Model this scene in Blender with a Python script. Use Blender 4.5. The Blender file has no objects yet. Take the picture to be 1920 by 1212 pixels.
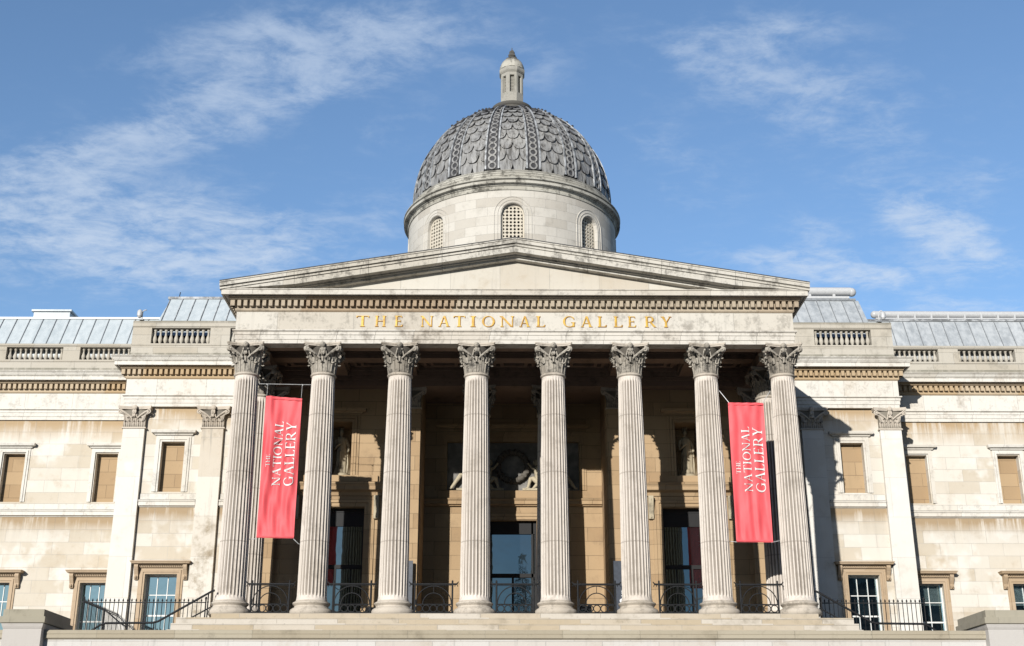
import bpy, bmesh, math, random
from math import sin, cos, pi, radians, sqrt, atan2
from mathutils import Vector, Matrix
random.seed(7)
SC = bpy.context.scene
COL = SC.collection

# ------------------------------------------------------------------ mesh helper
class MB:
    def __init__(s): s.v = []; s.f = []
    def add(s, vs, fs):
        b = len(s.v); s.v += [tuple(p) for p in vs]; s.f += [tuple(i + b for i in f) for f in fs]; return s
    def box(s, x0, x1, y0, y1, z0, z1):
        return s.add([(x0,y0,z0),(x1,y0,z0),(x1,y1,z0),(x0,y1,z0),(x0,y0,z1),(x1,y0,z1),(x1,y1,z1),(x0,y1,z1)],
                     [(0,3,2,1),(4,5,6,7),(0,1,5,4),(1,2,6,5),(2,3,7,6),(3,0,4,7)])
    def prism(s, poly, y0, y1):
        n = len(poly)
        vs = [(x, y0, z) for x, z in poly] + [(x, y1, z) for x, z in poly]
        fs = [tuple(range(n)), tuple(range(2*n-1, n-1, -1))] + [(i, i+n, (i+1) % n + n, (i+1) % n) for i in range(n)]
        return s.add(vs, fs)
    def prismz(s, poly, z0, z1):
        n = len(poly)
        vs = [(x, y, z0) for x, y in poly] + [(x, y, z1) for x, y in poly]
        fs = [tuple(range(n-1, -1, -1)), tuple(range(n, 2*n))] + [(i, (i+1) % n, (i+1) % n + n, i+n) for i in range(n)]
        return s.add(vs, fs)
    def prismx(s, poly, x0, x1):
        n = len(poly)
        vs = [(x0, y, z) for y, z in poly] + [(x1, y, z) for y, z in poly]
        fs = [tuple(range(n)), tuple(range(2*n-1, n-1, -1))] + [(i, i+n, (i+1) % n + n, (i+1) % n) for i in range(n)]
        return s.add(vs, fs)
    def sweep(s, prof, path, closed=False, capends=True, closeprof=True):
        n = len(path); m = len(prof); vs = []
        for i in range(n):
            def nrm(a, b):
                dx, dy = b[0]-a[0], b[1]-a[1]; l = sqrt(dx*dx+dy*dy); return (dy/l, -dx/l)
            if closed: n1, n2 = nrm(path[i-1], path[i]), nrm(path[i], path[(i+1) % n])
            elif i == 0: n1 = n2 = nrm(path[0], path[1])
            elif i == n-1: n1 = n2 = nrm(path[-2], path[-1])
            else: n1, n2 = nrm(path[i-1], path[i]), nrm(path[i], path[i+1])
            k = 1 + n1[0]*n2[0] + n1[1]*n2[1]
            mx, my = (n1[0]+n2[0])/k, (n1[1]+n2[1])/k
            for o, z in prof: vs.append((path[i][0]+o*mx, path[i][1]+o*my, z))
        fs = []; segs = n if closed else n-1; pm = m if closeprof else m-1
        for i in range(segs):
            a = i*m; b = ((i+1) % n)*m
            for j in range(pm):
                k2 = (j+1) % m; fs.append((a+j, b+j, b+k2, a+k2))
        if capends and not closed and closeprof:
            fs.append(tuple(range(m))); fs.append(tuple(range((n-1)*m+m-1, (n-1)*m-1, -1)))
        return s.add(vs, fs)
    def lathe(s, prof, n=32, c=(0,0,0), rf=None, a0=0, a1=2*pi, cap=True):
        full = abs(a1-a0-2*pi) < 1e-6; k = n if full else n+1; vs = []
        for r, z in prof:
            for i in range(k):
                a = a0+(a1-a0)*i/n; rr = rf(r, z, a) if rf else r
                vs.append((c[0]+rr*cos(a), c[1]+rr*sin(a), c[2]+z))
        fs = []
        for j in range(len(prof)-1):
            for i in range(n):
                i2 = (i+1) % k if full else i+1
                fs.append((j*k+i, j*k+i2, (j+1)*k+i2, (j+1)*k+i))
        if full and cap:
            if prof[0][0] > .001: fs.append(tuple(range(k-1, -1, -1)))
            if prof[-1][0] > .001: fs.append(tuple(range((len(prof)-1)*k, len(prof)*k)))
        return s.add(vs, fs)
    def tube(s, pts, rad, n=8, flat=1.0):
        pts = [Vector(p) for p in pts]; m = len(pts)
        rads = rad if isinstance(rad, (list, tuple)) else [rad]*m
        t0 = (pts[1]-pts[0]).normalized(); u = t0.orthogonal().normalized(); vs = []
        for i, p in enumerate(pts):
            t = (pts[min(i+1, m-1)]-pts[max(i-1, 0)]).normalized()
            u = (u - t*u.dot(t)).normalized(); w = t.cross(u)
            for j in range(n):
                a = 2*pi*j/n; vs.append(tuple(p+(u*cos(a)+w*sin(a)*flat)*rads[i]))
        fs = [(i*n+j, i*n+(j+1) % n, (i+1)*n+(j+1) % n, (i+1)*n+j) for i in range(m-1) for j in range(n)]
        fs += [tuple(range(n-1, -1, -1)), tuple(range((m-1)*n, m*n))]
        return s.add(vs, fs)
    def torus(s, c, R, r, ax='y', n=16, m=6, a0=0, a1=2*pi, sq=1.0):
        full = abs(a1-a0-2*pi) < 1e-6; k = n if full else n+1; vs = []
        for i in range(k):
            a = a0+(a1-a0)*i/n
            for j in range(m):
                b = 2*pi*j/m; q = R+r*cos(b); h = r*sin(b)*sq
                if ax == 'y': vs.append((c[0]+q*cos(a), c[1]+h, c[2]+q*sin(a)))
                elif ax == 'x': vs.append((c[0]+h, c[1]+q*cos(a), c[2]+q*sin(a)))
                else: vs.append((c[0]+q*cos(a), c[1]+q*sin(a), c[2]+h))
        fs = [(i*m+j, ((i+1) % k)*m+j, ((i+1) % k)*m+(j+1) % m, i*m+(j+1) % m) for i in range(n) for j in range(m)]
        return s.add(vs, fs)
    def ball(s, c, r, sc=(1,1,1), n=10, m=6, rf=None):
        vs = []; 
        for i in range(m+1):
            th = pi*i/m
            for j in range(n):
                a = 2*pi*j/n; rr = r*(rf(th, a) if rf else 1)
                vs.append((c[0]+rr*sc[0]*sin(th)*cos(a), c[1]+rr*sc[1]*sin(th)*sin(a), c[2]-rr*sc[2]*cos(th)))
        return s.add(vs, [(i*n+j, i*n+(j+1) % n, (i+1)*n+(j+1) % n, (i+1)*n+j) for i in range(m) for j in range(n)])
    def wall(s, x0, x1, z0, z1, y, ops, depth):
        """wall face in the plane y with openings, each with reveals going back"""
        xs = sorted({x0, x1, *[o[0] for o in ops], *[o[1] for o in ops]}); zs = sorted({z0, z1, *[o[2] for o in ops], *[o[3] for o in ops]})
        for i in range(len(xs)-1):
            for j in range(len(zs)-1):
                cx, cz = (xs[i]+xs[i+1])/2, (zs[j]+zs[j+1])/2
                if any(o[0] < cx < o[1] and o[2] < cz < o[3] for o in ops): continue
                s.add([(xs[i],y,zs[j]),(xs[i+1],y,zs[j]),(xs[i+1],y,zs[j+1]),(xs[i],y,zs[j+1])], [(0,1,2,3)])
        for a, b, c, d in ops:
            y2 = y+depth
            s.add([(a,y,c),(b,y,c),(b,y,d),(a,y,d),(a,y2,c),(b,y2,c),(b,y2,d),(a,y2,d)], [(0,4,5,1),(1,5,6,2),(2,6,7,3),(3,7,4,0)])
        return s
    def xf(s, fn, i0=0):
        for i in range(i0, len(s.v)): s.v[i] = tuple(fn(Vector(s.v[i])))
        return s
    def build(s, name, mat, parent=None, smooth=None, loc=None, norm=True):
        me = bpy.data.meshes.new(name); me.from_pydata(s.v, [], s.f); me.update()
        bm = bmesh.new(); bm.from_mesh(me)
        if norm: bmesh.ops.recalc_face_normals(bm, faces=bm.faces)
        bm.to_mesh(me); bm.free()
        if smooth is not None:
            me.shade_smooth()
            try: me.set_sharp_from_angle(angle=radians(smooth))
            except Exception: pass
        me.materials.append(mat)
        o = bpy.data.objects.new(name, me); COL.objects.link(o)
        if loc: o.location = loc
        if parent: o.parent = parent
        return o

def empty(name, loc=(0,0,0), rz=0):
    o = bpy.data.objects.new(name, None); COL.objects.link(o); o.location = loc; o.rotation_euler = (0,0,rz); o.empty_display_size = .3; return o
def tag(o, label=None, cat=None, group=None, kind=None):
    if label: o['label'] = label
    if cat: o['category'] = cat
    if group: o['group'] = group
    if kind: o['kind'] = kind
    return o
def dup(o, parent=None, loc=None, rot=None, scale=None):
    c = o.copy(); COL.objects.link(c)
    if parent is not None: c.parent = parent
    if loc is not None: c.location = loc
    if rot is not None: c.rotation_euler = rot
    if scale is not None: c.scale = scale
    for ch in list(o.children): dup(ch, c)
    return c
def sm(e0, e1, x):
    t = min(1, max(0, (x-e0)/(e1-e0))); return t*t*(3-2*t)

# ------------------------------------------------------------------ materials
class NT:
    def __init__(s, name):
        s.m = bpy.data.materials.new(name); s.m.use_nodes = True; s.t = s.m.node_tree; s.t.nodes.clear()
        s.out = s.t.nodes.new('ShaderNodeOutputMaterial'); s.bs = s.t.nodes.new('ShaderNodeBsdfPrincipled'); s.t.links.new(s.bs.outputs[0], s.out.inputs[0])
        s.pos = s.n('ShaderNodeNewGeometry').outputs['Position']
    def n(s, k, **kw):
        q = s.t.nodes.new(k)
        for a, b in kw.items(): setattr(q, a, b)
        return q
    def link(s, a, b): s.t.links.new(a, b)
    def val(s, x, sock):
        if isinstance(x, (int, float)): sock.default_value = x
        elif isinstance(x, (tuple, list)): sock.default_value = tuple(x)+((1,) if len(x) == 3 and len(sock.default_value) == 4 else ())
        else: s.link(x, sock)
    def math(s, op, a, b=0.0, c=None, clamp=False):
        q = s.n('ShaderNodeMath', operation=op, use_clamp=clamp); s.val(a, q.inputs[0]); s.val(b, q.inputs[1])
        if c is not None: s.val(c, q.inputs[2])
        return q.outputs[0]
    def mix(s, f, a, b, mode='MIX'):
        q = s.n('ShaderNodeMix', data_type='RGBA', blend_type=mode); s.val(f, q.inputs[0]); s.val(a, q.inputs[6]); s.val(b, q.inputs[7]); return q.outputs[2]
    def map(s, x, a, b, c=0.0, d=1.0, smooth=True):
        q = s.n('ShaderNodeMapRange'); q.interpolation_type = 'SMOOTHSTEP' if smooth else 'LINEAR'
        s.val(x, q.inputs[0]); s.val(a, q.inputs[1]); s.val(b, q.inputs[2]); s.val(c, q.inputs[3]); s.val(d, q.inputs[4]); return q.outputs[0]
    def noise(s, scale=(1,1,1), sc=1.0, det=4, rough=.55, off=(0,0,0), vec=None):
        mp = s.n('ShaderNodeMapping'); s.link(vec or s.pos, mp.inputs[0]); mp.inputs['Scale'].default_value = scale; mp.inputs['Location'].default_value = off
        q = s.n('ShaderNodeTexNoise'); s.link(mp.outputs[0], q.inputs['Vector']); q.inputs['Scale'].default_value = sc; q.inputs['Detail'].default_value = det; q.inputs['Roughness'].default_value = rough
        return q.outputs['Fac']
    def xyz(s, v=None):
        q = s.n('ShaderNodeSeparateXYZ'); s.link(v or s.pos, q.inputs[0]); return q.outputs
    def bump(s, h, dist=.02, st=.5):
        q = s.n('ShaderNodeBump'); q.inputs['Distance'].default_value = dist; q.inputs['Strength'].default_value = st; s.link(h, q.inputs['Height']); s.link(q.outputs[0], s.bs.inputs['Normal'])
    def fin(s, col, rough=.8, metal=0.0):
        s.val(col, s.bs.inputs['Base Color']); s.val(rough, s.bs.inputs['Roughness']); s.val(metal, s.bs.inputs['Metallic']); return s.m

def stone(name, base, alt, var=.5, blocks=(1.5, .62), stain=(.30,.24,.17), stain_amt=.35, streak=.25, dark=(.06,.055,.045), dirt=.3,
          bands=(), soot=0.0, flute=0.0, joint=.5, cyl=None, point=0.0, vdark=None, off=0.0, topdirt=0.0, light=None):
    m = NT(name); x, y, z = m.xyz()
    if cyl:
        ang = m.math('ARCTAN2', m.math('SUBTRACT', y, cyl[1]), m.math('SUBTRACT', x, cyl[0])); u = m.math('MULTIPLY', ang, cyl[2])
    else: u = m.math('ADD', x, y)
    cb = m.n('ShaderNodeCombineXYZ'); m.link(m.math('ADD', u, off), cb.inputs[0]); m.link(m.math('ADD', z, .02+off*.3), cb.inputs[1])
    col = base; fac = None
    big = m.noise(sc=.35, det=5, rough=.6)
    med = m.noise(sc=1.6, det=6, rough=.65, off=(3,1,7))
    fine = m.noise(sc=9, det=4, rough=.7)
    vst = m.noise(scale=(2.6,2.6,.16), sc=1.3, det=5, rough=.7, off=(5,2,1))
    vst2 = m.noise(scale=(7,7,.5), sc=1.0, det=4, rough=.7, off=(1,8,1))
    if blocks:
        br = m.n('ShaderNodeTexBrick'); br.offset = .5; m.link(cb.outputs[0], br.inputs['Vector'])
        br.inputs['Scale'].default_value = 1; br.inputs['Brick Width'].default_value = blocks[0]; br.inputs['Row Height'].default_value = blocks[1]
        br.inputs['Mortar Size'].default_value = .012; br.inputs['Mortar Smooth'].default_value = .3
        br.inputs['Color1'].default_value = (0,0,0,1); br.inputs['Color2'].default_value = (1,1,1,1); br.inputs['Mortar'].default_value = (.5,.5,.5,1)
        bf = m.n('ShaderNodeSeparateColor'); m.link(br.outputs['Color'], bf.inputs[0]); bf = bf.outputs[0]; mort = br.outputs['Fac']
        f = m.math('MULTIPLY', m.map(m.math('ADD', m.math('MULTIPLY', bf, .85), m.math('MULTIPLY', big, .5)), .48, 1.08), var)
    else:
        mort = None; f = m.math('MULTIPLY', m.map(big, .4, .65), var)
    col = m.mix(f, base, alt)
    if light: col = m.mix(m.math('MULTIPLY', m.map(m.noise(sc=.8, det=3, off=(9,9,2)), .52, .68), .7), col, light)
    # stains
    sf = m.math('MULTIPLY', m.map(m.math('ADD', m.math('MULTIPLY', med, .6), m.math('MULTIPLY', big, .5)), .56, .74), stain_amt)
    col = m.mix(sf, col, stain)
    stf = m.math('MULTIPLY', m.map(vst, .53, .75), streak)
    col = m.mix(stf, col, tuple(c*.42 for c in base))
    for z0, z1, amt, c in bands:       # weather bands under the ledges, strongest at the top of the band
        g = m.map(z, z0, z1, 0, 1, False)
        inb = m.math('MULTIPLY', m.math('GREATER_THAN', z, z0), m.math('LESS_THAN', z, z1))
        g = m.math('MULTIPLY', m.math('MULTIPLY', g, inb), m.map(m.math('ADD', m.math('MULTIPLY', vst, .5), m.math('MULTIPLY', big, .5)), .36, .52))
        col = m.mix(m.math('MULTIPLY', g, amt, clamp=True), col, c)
    if dirt:
        df = m.math('MULTIPLY', m.map(m.math('ADD', m.math('MULTIPLY', fine, .5), m.math('MULTIPLY', med, .5)), .53, .72), dirt)
        col = m.mix(df, col, dark)
    if soot:
        so = m.math('MULTIPLY', m.map(m.math('ADD', m.math('MULTIPLY', vst2, .22), m.math('ADD', m.math('MULTIPLY', med, .55), m.math('MULTIPLY', fine, .32))), .53, .64), soot)
        col = m.mix(so, col, dark)
    if topdirt:      # lichen and soot on faces that look up
        nz = m.xyz(m.n('ShaderNodeNewGeometry').outputs['Normal'])[2]
        col = m.mix(m.math('MULTIPLY', m.map(nz, .2, .8), topdirt), col, dark)
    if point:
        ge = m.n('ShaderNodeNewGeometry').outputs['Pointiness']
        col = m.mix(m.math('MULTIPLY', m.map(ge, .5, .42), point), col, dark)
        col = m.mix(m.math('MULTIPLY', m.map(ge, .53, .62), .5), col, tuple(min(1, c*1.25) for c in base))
    if flute:        # colour darkens with depth into the flutes, fine joints between the drums
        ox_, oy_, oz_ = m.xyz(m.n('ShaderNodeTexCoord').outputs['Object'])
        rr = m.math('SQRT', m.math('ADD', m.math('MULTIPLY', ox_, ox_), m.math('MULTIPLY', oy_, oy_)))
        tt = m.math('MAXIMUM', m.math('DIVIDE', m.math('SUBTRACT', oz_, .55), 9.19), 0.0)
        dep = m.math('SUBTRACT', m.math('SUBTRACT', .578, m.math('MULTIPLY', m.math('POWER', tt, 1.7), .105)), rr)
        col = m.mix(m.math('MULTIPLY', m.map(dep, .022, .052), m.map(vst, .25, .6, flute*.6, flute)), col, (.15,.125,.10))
        for zj in (2.85, 5.64, 8.03):
            d_ = m.math('ABSOLUTE', m.math('SUBTRACT', oz_, zj)); col = m.mix(m.map(d_, .035, .012, 0, .45), col, (.2,.17,.14))
    if vdark:
        col = m.mix(m.math('MULTIPLY', m.map(z, vdark[0], vdark[1]), vdark[2]), col, dark)
    if mort is not None:
        jm = m.math('MULTIPLY', mort, m.map(med, .3, .6, joint*.5, joint))
        col = m.mix(jm, col, tuple(c*.35 for c in base))
    h = m.math('ADD', m.math('MULTIPLY', fine, .5), m.math('MULTIPLY', med, .5))
    if mort is not None: h = m.math('SUBTRACT', h, m.math('MULTIPLY', mort, .6))
    m.bump(h, .025, .45)
    return m.fin(col, .88)

TANB = (.36,.23,.115)
BR = (.22,.14,.075)
M = {}
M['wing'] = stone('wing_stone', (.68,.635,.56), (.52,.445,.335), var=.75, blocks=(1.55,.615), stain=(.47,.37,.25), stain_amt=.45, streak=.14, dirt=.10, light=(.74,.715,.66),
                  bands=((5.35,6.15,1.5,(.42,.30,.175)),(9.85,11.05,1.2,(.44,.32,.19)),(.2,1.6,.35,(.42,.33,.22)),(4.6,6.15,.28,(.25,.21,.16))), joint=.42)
M['wingtrim'] = stone('wing_trim_stone', (.70,.67,.61), (.60,.54,.45), var=.5, blocks=(2.4,5.3), stain=(.42,.31,.2), stain_amt=.35, streak=.28, dirt=.25, joint=.6, soot=.16, topdirt=.6, bands=((13.14,13.22,.9,(.16,.14,.11)),(13.36,13.47,.8,(.2,.18,.14)),(11.5,11.56,.7,(.25,.21,.16))))
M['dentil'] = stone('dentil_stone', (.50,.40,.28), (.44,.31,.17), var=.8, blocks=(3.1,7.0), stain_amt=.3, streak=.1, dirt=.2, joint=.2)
M['parapet'] = stone('parapet_stone', (.50,.465,.40), (.44,.39,.31), var=.7, blocks=(2.2,.64), stain=(.22,.20,.16), stain_amt=.4, streak=.25, dirt=.35, dark=(.12,.11,.085), topdirt=.5, joint=.5, bands=((15.25,15.5,1.0,(.16,.15,.11)),(13.4,13.75,.9,(.2,.19,.15))))
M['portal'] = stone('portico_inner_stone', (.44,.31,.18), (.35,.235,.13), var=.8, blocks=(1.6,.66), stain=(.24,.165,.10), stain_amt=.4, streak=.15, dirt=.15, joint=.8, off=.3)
M['surround'] = stone('window_surround_stone', (.48,.365,.25), (.41,.295,.18), var=.6, blocks=(2.0,1.1), stain=(.28,.2,.13), stain_amt=.4, streak=.2, dirt=.25, joint=.25, off=.4)
M['front'] = stone('entablature_stone', (.60,.565,.50), (.48,.43,.355), var=.6, blocks=(3.18,6.6), stain=(.25,.20,.15), stain_amt=.4, streak=.30, dirt=.3, dark=(.09,.08,.065), joint=.7, soot=.26, off=.9)
M['arch'] = stone('architrave_stone', (.62,.585,.525), (.50,.445,.37), var=.6, blocks=(1.59,6.6), stain=(.25,.20,.15), stain_amt=.5, streak=.35, dirt=.35, dark=(.09,.08,.065), joint=1.0, soot=.32)
M['bell'] = stone('dark_bell_stone', (.13,.115,.095), (.08,.07,.06), var=.7, blocks=None, stain=(.05,.045,.04), stain_amt=.7, streak=.3, dirt=.5, dark=(.02,.02,.018))  # bell kept darker than the leaves in front of it
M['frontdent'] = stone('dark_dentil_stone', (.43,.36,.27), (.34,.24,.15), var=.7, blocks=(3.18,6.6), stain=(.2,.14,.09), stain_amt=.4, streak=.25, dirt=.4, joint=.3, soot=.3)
M['rake'] = stone('raking_cornice_stone', (.56,.53,.47), (.45,.41,.34), var=.6, blocks=(3.2,9), stain=(.17,.15,.12), stain_amt=.65, streak=.35, dirt=.4, dark=(.05,.047,.04), joint=.9, soot=.42, off=1.2, topdirt=.8)
M['column'] = stone('column_stone', (.70,.63,.56), (.60,.535,.46), var=.5, blocks=None, stain=(.40,.34,.27), stain_amt=.3, streak=.22, dirt=.15, dark=(.1,.09,.075), soot=.14, flute=.85)
M['colbase'] = stone('column_base_stone', (.54,.48,.405), (.46,.40,.32), var=.5, blocks=None, stain=(.2,.17,.13), stain_amt=.6, streak=.2, dirt=.4, dark=(.12,.105,.085), soot=.3)
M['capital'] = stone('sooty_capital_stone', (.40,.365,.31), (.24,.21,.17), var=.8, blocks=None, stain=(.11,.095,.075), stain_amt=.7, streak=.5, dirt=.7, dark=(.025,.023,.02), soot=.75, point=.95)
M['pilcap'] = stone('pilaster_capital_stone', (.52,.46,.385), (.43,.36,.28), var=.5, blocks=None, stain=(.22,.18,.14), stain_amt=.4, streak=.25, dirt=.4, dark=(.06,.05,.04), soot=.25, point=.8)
M['pilaster'] = stone('pilaster_stone', (.72,.69,.635), (.65,.60,.52), var=.4, blocks=(9,1.9), stain=(.34,.26,.17), stain_amt=.25, streak=.12, dirt=.08, joint=.3, light=(.76,.74,.69))
M['pilasterworn'] = stone('worn_pilaster_stone', (.68,.64,.57), (.48,.40,.30), var=.6, blocks=(9,1.9), stain=(.30,.24,.16), stain_amt=.9, streak=.65, dirt=.3, joint=.3)
M['steps'] = stone('step_stone', (.54,.49,.42), (.43,.35,.24), var=.9, blocks=(2.3,.2565), stain=(.26,.22,.16), stain_amt=.5, streak=.15, dirt=.3, joint=.6, off=-.06)
M['terrace'] = stone('terrace_wall_stone', (.58,.56,.53), (.50,.45,.39), var=.6, blocks=(1.9,.8), stain=(.36,.26,.16), stain_amt=.3, streak=.5, dirt=.2, joint=.5)
M['coping'] = stone('coping_stone', (.40,.355,.27), (.33,.28,.2), var=.6, blocks=(2.6,3), stain=(.2,.17,.12), stain_amt=.5, streak=.15, dirt=.3, joint=.5)
M['pedestal'] = stone('pedestal_stone', (.50,.475,.445), (.45,.41,.37), var=.5, blocks=(1.9,.9), stain=(.3,.25,.2), stain_amt=.3, streak=.2, dirt=.15, joint=.3, off=.5)
M['pedcap'] = stone('pedestal_cap_stone', (.36,.33,.26), (.31,.28,.21), var=.6, blocks=(3,3), stain=(.2,.18,.13), stain_amt=.5, streak=.2, dirt=.3, joint=.3)
M['drum'] = stone('drum_stone', (.56,.53,.475), (.45,.415,.36), var=.85, blocks=(1.25,.52), stain=(.24,.22,.18), stain_amt=.3, streak=.1, dirt=.15, joint=.4, cyl=(0,16,5.9))
M['drumcorn'] = stone('drum_cornice_stone', (.50,.48,.42), (.37,.35,.30), var=.7, blocks=(1.25,4), stain=(.12,.11,.09), stain_amt=.8, streak=.1, dirt=.55, dark=(.05,.048,.04), soot=.55, joint=.4, cyl=(0,16,6), topdirt=.6, bands=((23.70,23.80,1.4,(.05,.045,.035)),(24.03,24.12,1.4,(.05,.045,.035)),(24.22,24.30,1.2,(.06,.055,.045))))
M['grille'] = stone('pierced_grille_stone', (.56,.51,.42), (.52,.46,.37), var=.3, blocks=None, stain_amt=.1, streak=.1, dirt=.1)
M['lantern'] = stone('lantern_stone', (.36,.345,.305), (.25,.24,.20), var=.8, blocks=None, stain=(.2,.19,.14), stain_amt=.5, streak=.25, dirt=.35, soot=.2)
M['finial'] = stone('dark_finial_stone', (.10,.095,.085), (.07,.065,.06), var=.6, blocks=None, dirt=.5)
M['tymp'] = stone('tympanum_stone', (.59,.56,.495), (.46,.39,.30), var=.6, blocks=(2.1,5), stain=(.38,.29,.18), stain_amt=.3, streak=.3, dirt=.12, joint=.5, bands=())
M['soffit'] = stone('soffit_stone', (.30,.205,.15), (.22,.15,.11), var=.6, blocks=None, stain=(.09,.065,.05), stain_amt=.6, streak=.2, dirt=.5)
M['statue'] = stone('statue_stone', (.44,.38,.27), (.35,.29,.2), var=.5, blocks=None, stain=(.14,.11,.08), stain_amt=.6, streak=.4, dirt=.5, dark=(.05,.04,.03), soot=.4, point=.6)

def lead():
    m = NT('weathered_lead'); x, y, z = m.xyz()
    vst = m.noise(scale=(4.5,4.5,.35), sc=1.4, det=6, rough=.75); big = m.noise(sc=.5, det=4); fine = m.noise(sc=6, det=5, rough=.7)
    col = m.mix(m.map(big, .35, .65), (.225,.225,.225), (.32,.315,.30))
    col = m.mix(m.math('MULTIPLY', m.map(vst, .50, .60), .85), col, (.07,.065,.058))
    col = m.mix(m.math('MULTIPLY', m.map(vst, .46, .38), .5), col, (.42,.42,.42))
    col = m.mix(m.math('MULTIPLY', m.map(fine, .55, .7), .35), col, (.17,.14,.10))
    m.bump(m.math('ADD', vst, fine), .03, .4)
    return m.fin(col, .6)
M['lead'] = lead()
def simple(name, c, rough=.5, metal=0.0, nz=.15, sc=8):
    m = NT(name); n = m.noise(sc=sc, det=4); col = m.mix(m.map(n, .35, .65), tuple(v*(1-nz) for v in c), tuple(min(1, v*(1+nz)) for v in c)); return m.fin(col, rough, metal)
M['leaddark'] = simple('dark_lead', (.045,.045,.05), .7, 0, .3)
M['leadlight'] = simple('bright_lead_edge', (.30,.31,.32), .6, 0, .5, 3)
def zinc(name, a, b):
    m = NT(name); x, y, z = m.xyz(); br = m.n('ShaderNodeTexBrick'); cb = m.n('ShaderNodeCombineXYZ'); m.link(x, cb.inputs[0]); m.link(z, cb.inputs[1]); m.link(cb.outputs[0], br.inputs['Vector'])
    br.offset = 0; br.inputs['Scale'].default_value = 1; br.inputs['Brick Width'].default_value = .68; br.inputs['Row Height'].default_value = 9; br.inputs['Mortar Size'].default_value = .0
    br.inputs['Color1'].default_value = (0,0,0,1); br.inputs['Color2'].default_value = (1,1,1,1)
    n = m.noise(scale=(3,3,.5), sc=1.2, det=5, rough=.65)
    sc = m.n('ShaderNodeSeparateColor'); m.link(br.outputs['Color'], sc.inputs[0])
    col = m.mix(m.math('ADD', m.math('MULTIPLY', sc.outputs[0], .35), m.math('MULTIPLY', m.map(n, .35, .7), .65)), a, b)
    m.bump(n, .03, .3); return m.fin(col, .5, 0)
M['zincL'] = zinc('zinc_roof_sheet', (.55,.60,.625), (.41,.465,.495))
M['zincR'] = zinc('stained_zinc_roof_sheet', (.53,.555,.57), (.30,.325,.345))
M['seam'] = simple('zinc_seam', (.22,.235,.25), .5)
M['white'] = simple('white_painted_metal', (.52,.525,.53), .4, 0, .05)
M['paintwhite'] = simple('white_glazing_paint', (.72,.72,.69), .5, 0, .05)
M['black'] = simple('black_painted_iron', (.006,.007,.009), .75, 0, .4)
M['blackmat'] = simple('black_frame_metal', (.006,.006,.007), .7)
M['sign'] = simple('slate_grey_sign_panel', (.045,.055,.075), .35)
M['signtext'] = simple('white_sign_lettering', (.7,.7,.7), .5)
M['wire'] = simple('steel_cable', (.5,.5,.5), .4)
M['asphalt'] = simple('paving_stone_ground', (.11,.105,.10), .85, 0, .25, .6)
M['roomdark'] = simple('dark_interior', (.012,.010,.009), .8)
M['roomred'] = simple('dim_maroon_interior', (.035,.010,.012), .8)
M['blind'] = simple('white_window_blind', (.6,.62,.62), .6)
M['bark'] = simple('tree_bark', (.08,.06,.04), .9)
M['needle'] = simple('dark_fir_foliage', (.03,.05,.025), .8, 0, .4, 2)
M['starmat'] = simple('pale_tree_star', (.35,.33,.28), .5)
M['farstone'] = simple('distant_grey_stone', (.30,.29,.27), .9, 0, .2, .3)
M['farwin'] = simple('distant_dark_window', (.02,.022,.025), .2)
M['fardark'] = simple('distant_dark_stone', (.05,.05,.05), .9, 0, .2, .3)
def gold():
    m = NT('gilded_lettering'); n = m.noise(sc=5, det=3)
    return m.fin(m.mix(m.map(n, .35, .65), (.62,.40,.06), (.42,.23,.03)), .5, .15)
M['gold'] = gold()
M['goldshade'] = simple('letter_shadow_brown', (.20,.07,.02), .8)
def cloth():
    m = NT('coral_red_banner_fabric'); n = m.noise(scale=(1,1,.4), sc=2.5, det=3); w = m.noise(sc=60, det=2)
    col = m.mix(m.map(n, .3, .7), (.72,.085,.10), (.81,.12,.135)); m.bump(w, .004, .3)
    tr = m.n('ShaderNodeBsdfTranslucent'); m.link(col, tr.inputs[0]); mx = m.n('ShaderNodeMixShader'); mx.inputs[0].default_value = .03
    m.fin(col, .65); m.link(m.bs.outputs[0], mx.inputs[1]); m.link(tr.outputs[0], mx.inputs[2]); m.link(mx.outputs[0], m.out.inputs[0]); return m.m
M['cloth'] = cloth()
M['clothtext'] = simple('white_banner_print', (.80,.78,.76), .6, 0, .03)
def glass(name, refl, tint=(.62,.86,.95), inner=(.01,.012,.014), thru=0.0):
    m = NT(name); g = m.n('ShaderNodeBsdfGlossy'); g.inputs['Roughness'].default_value = .015; g.inputs['Color'].default_value = tint+(1,)
    n = m.noise(sc=.9, det=2); bp = m.n('ShaderNodeBump'); bp.inputs['Distance'].default_value = .012; bp.inputs['Strength'].default_value = .25; m.link(n, bp.inputs['Height']); m.link(bp.outputs[0], g.inputs['Normal'])
    if thru: b = m.n('ShaderNodeBsdfTransparent'); b.inputs[0].default_value = (.8,.85,.85,1)
    else: b = m.n('ShaderNodeBsdfDiffuse'); b.inputs[0].default_value = inner+(1,)
    mx = m.n('ShaderNodeMixShader'); mx.inputs[0].default_value = refl; m.link(b.outputs[0], mx.inputs[1]); m.link(g.outputs[0], mx.inputs[2]); m.link(mx.outputs[0], m.out.inputs[0]); m.t.nodes.remove(m.bs); return m.m
M['glassdoor'] = glass('entrance_door_glass', .28)
M['glassL'] = glass('bright_window_glass', .50)
M['glassR'] = glass('dark_window_glass', .28, thru=1)

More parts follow.
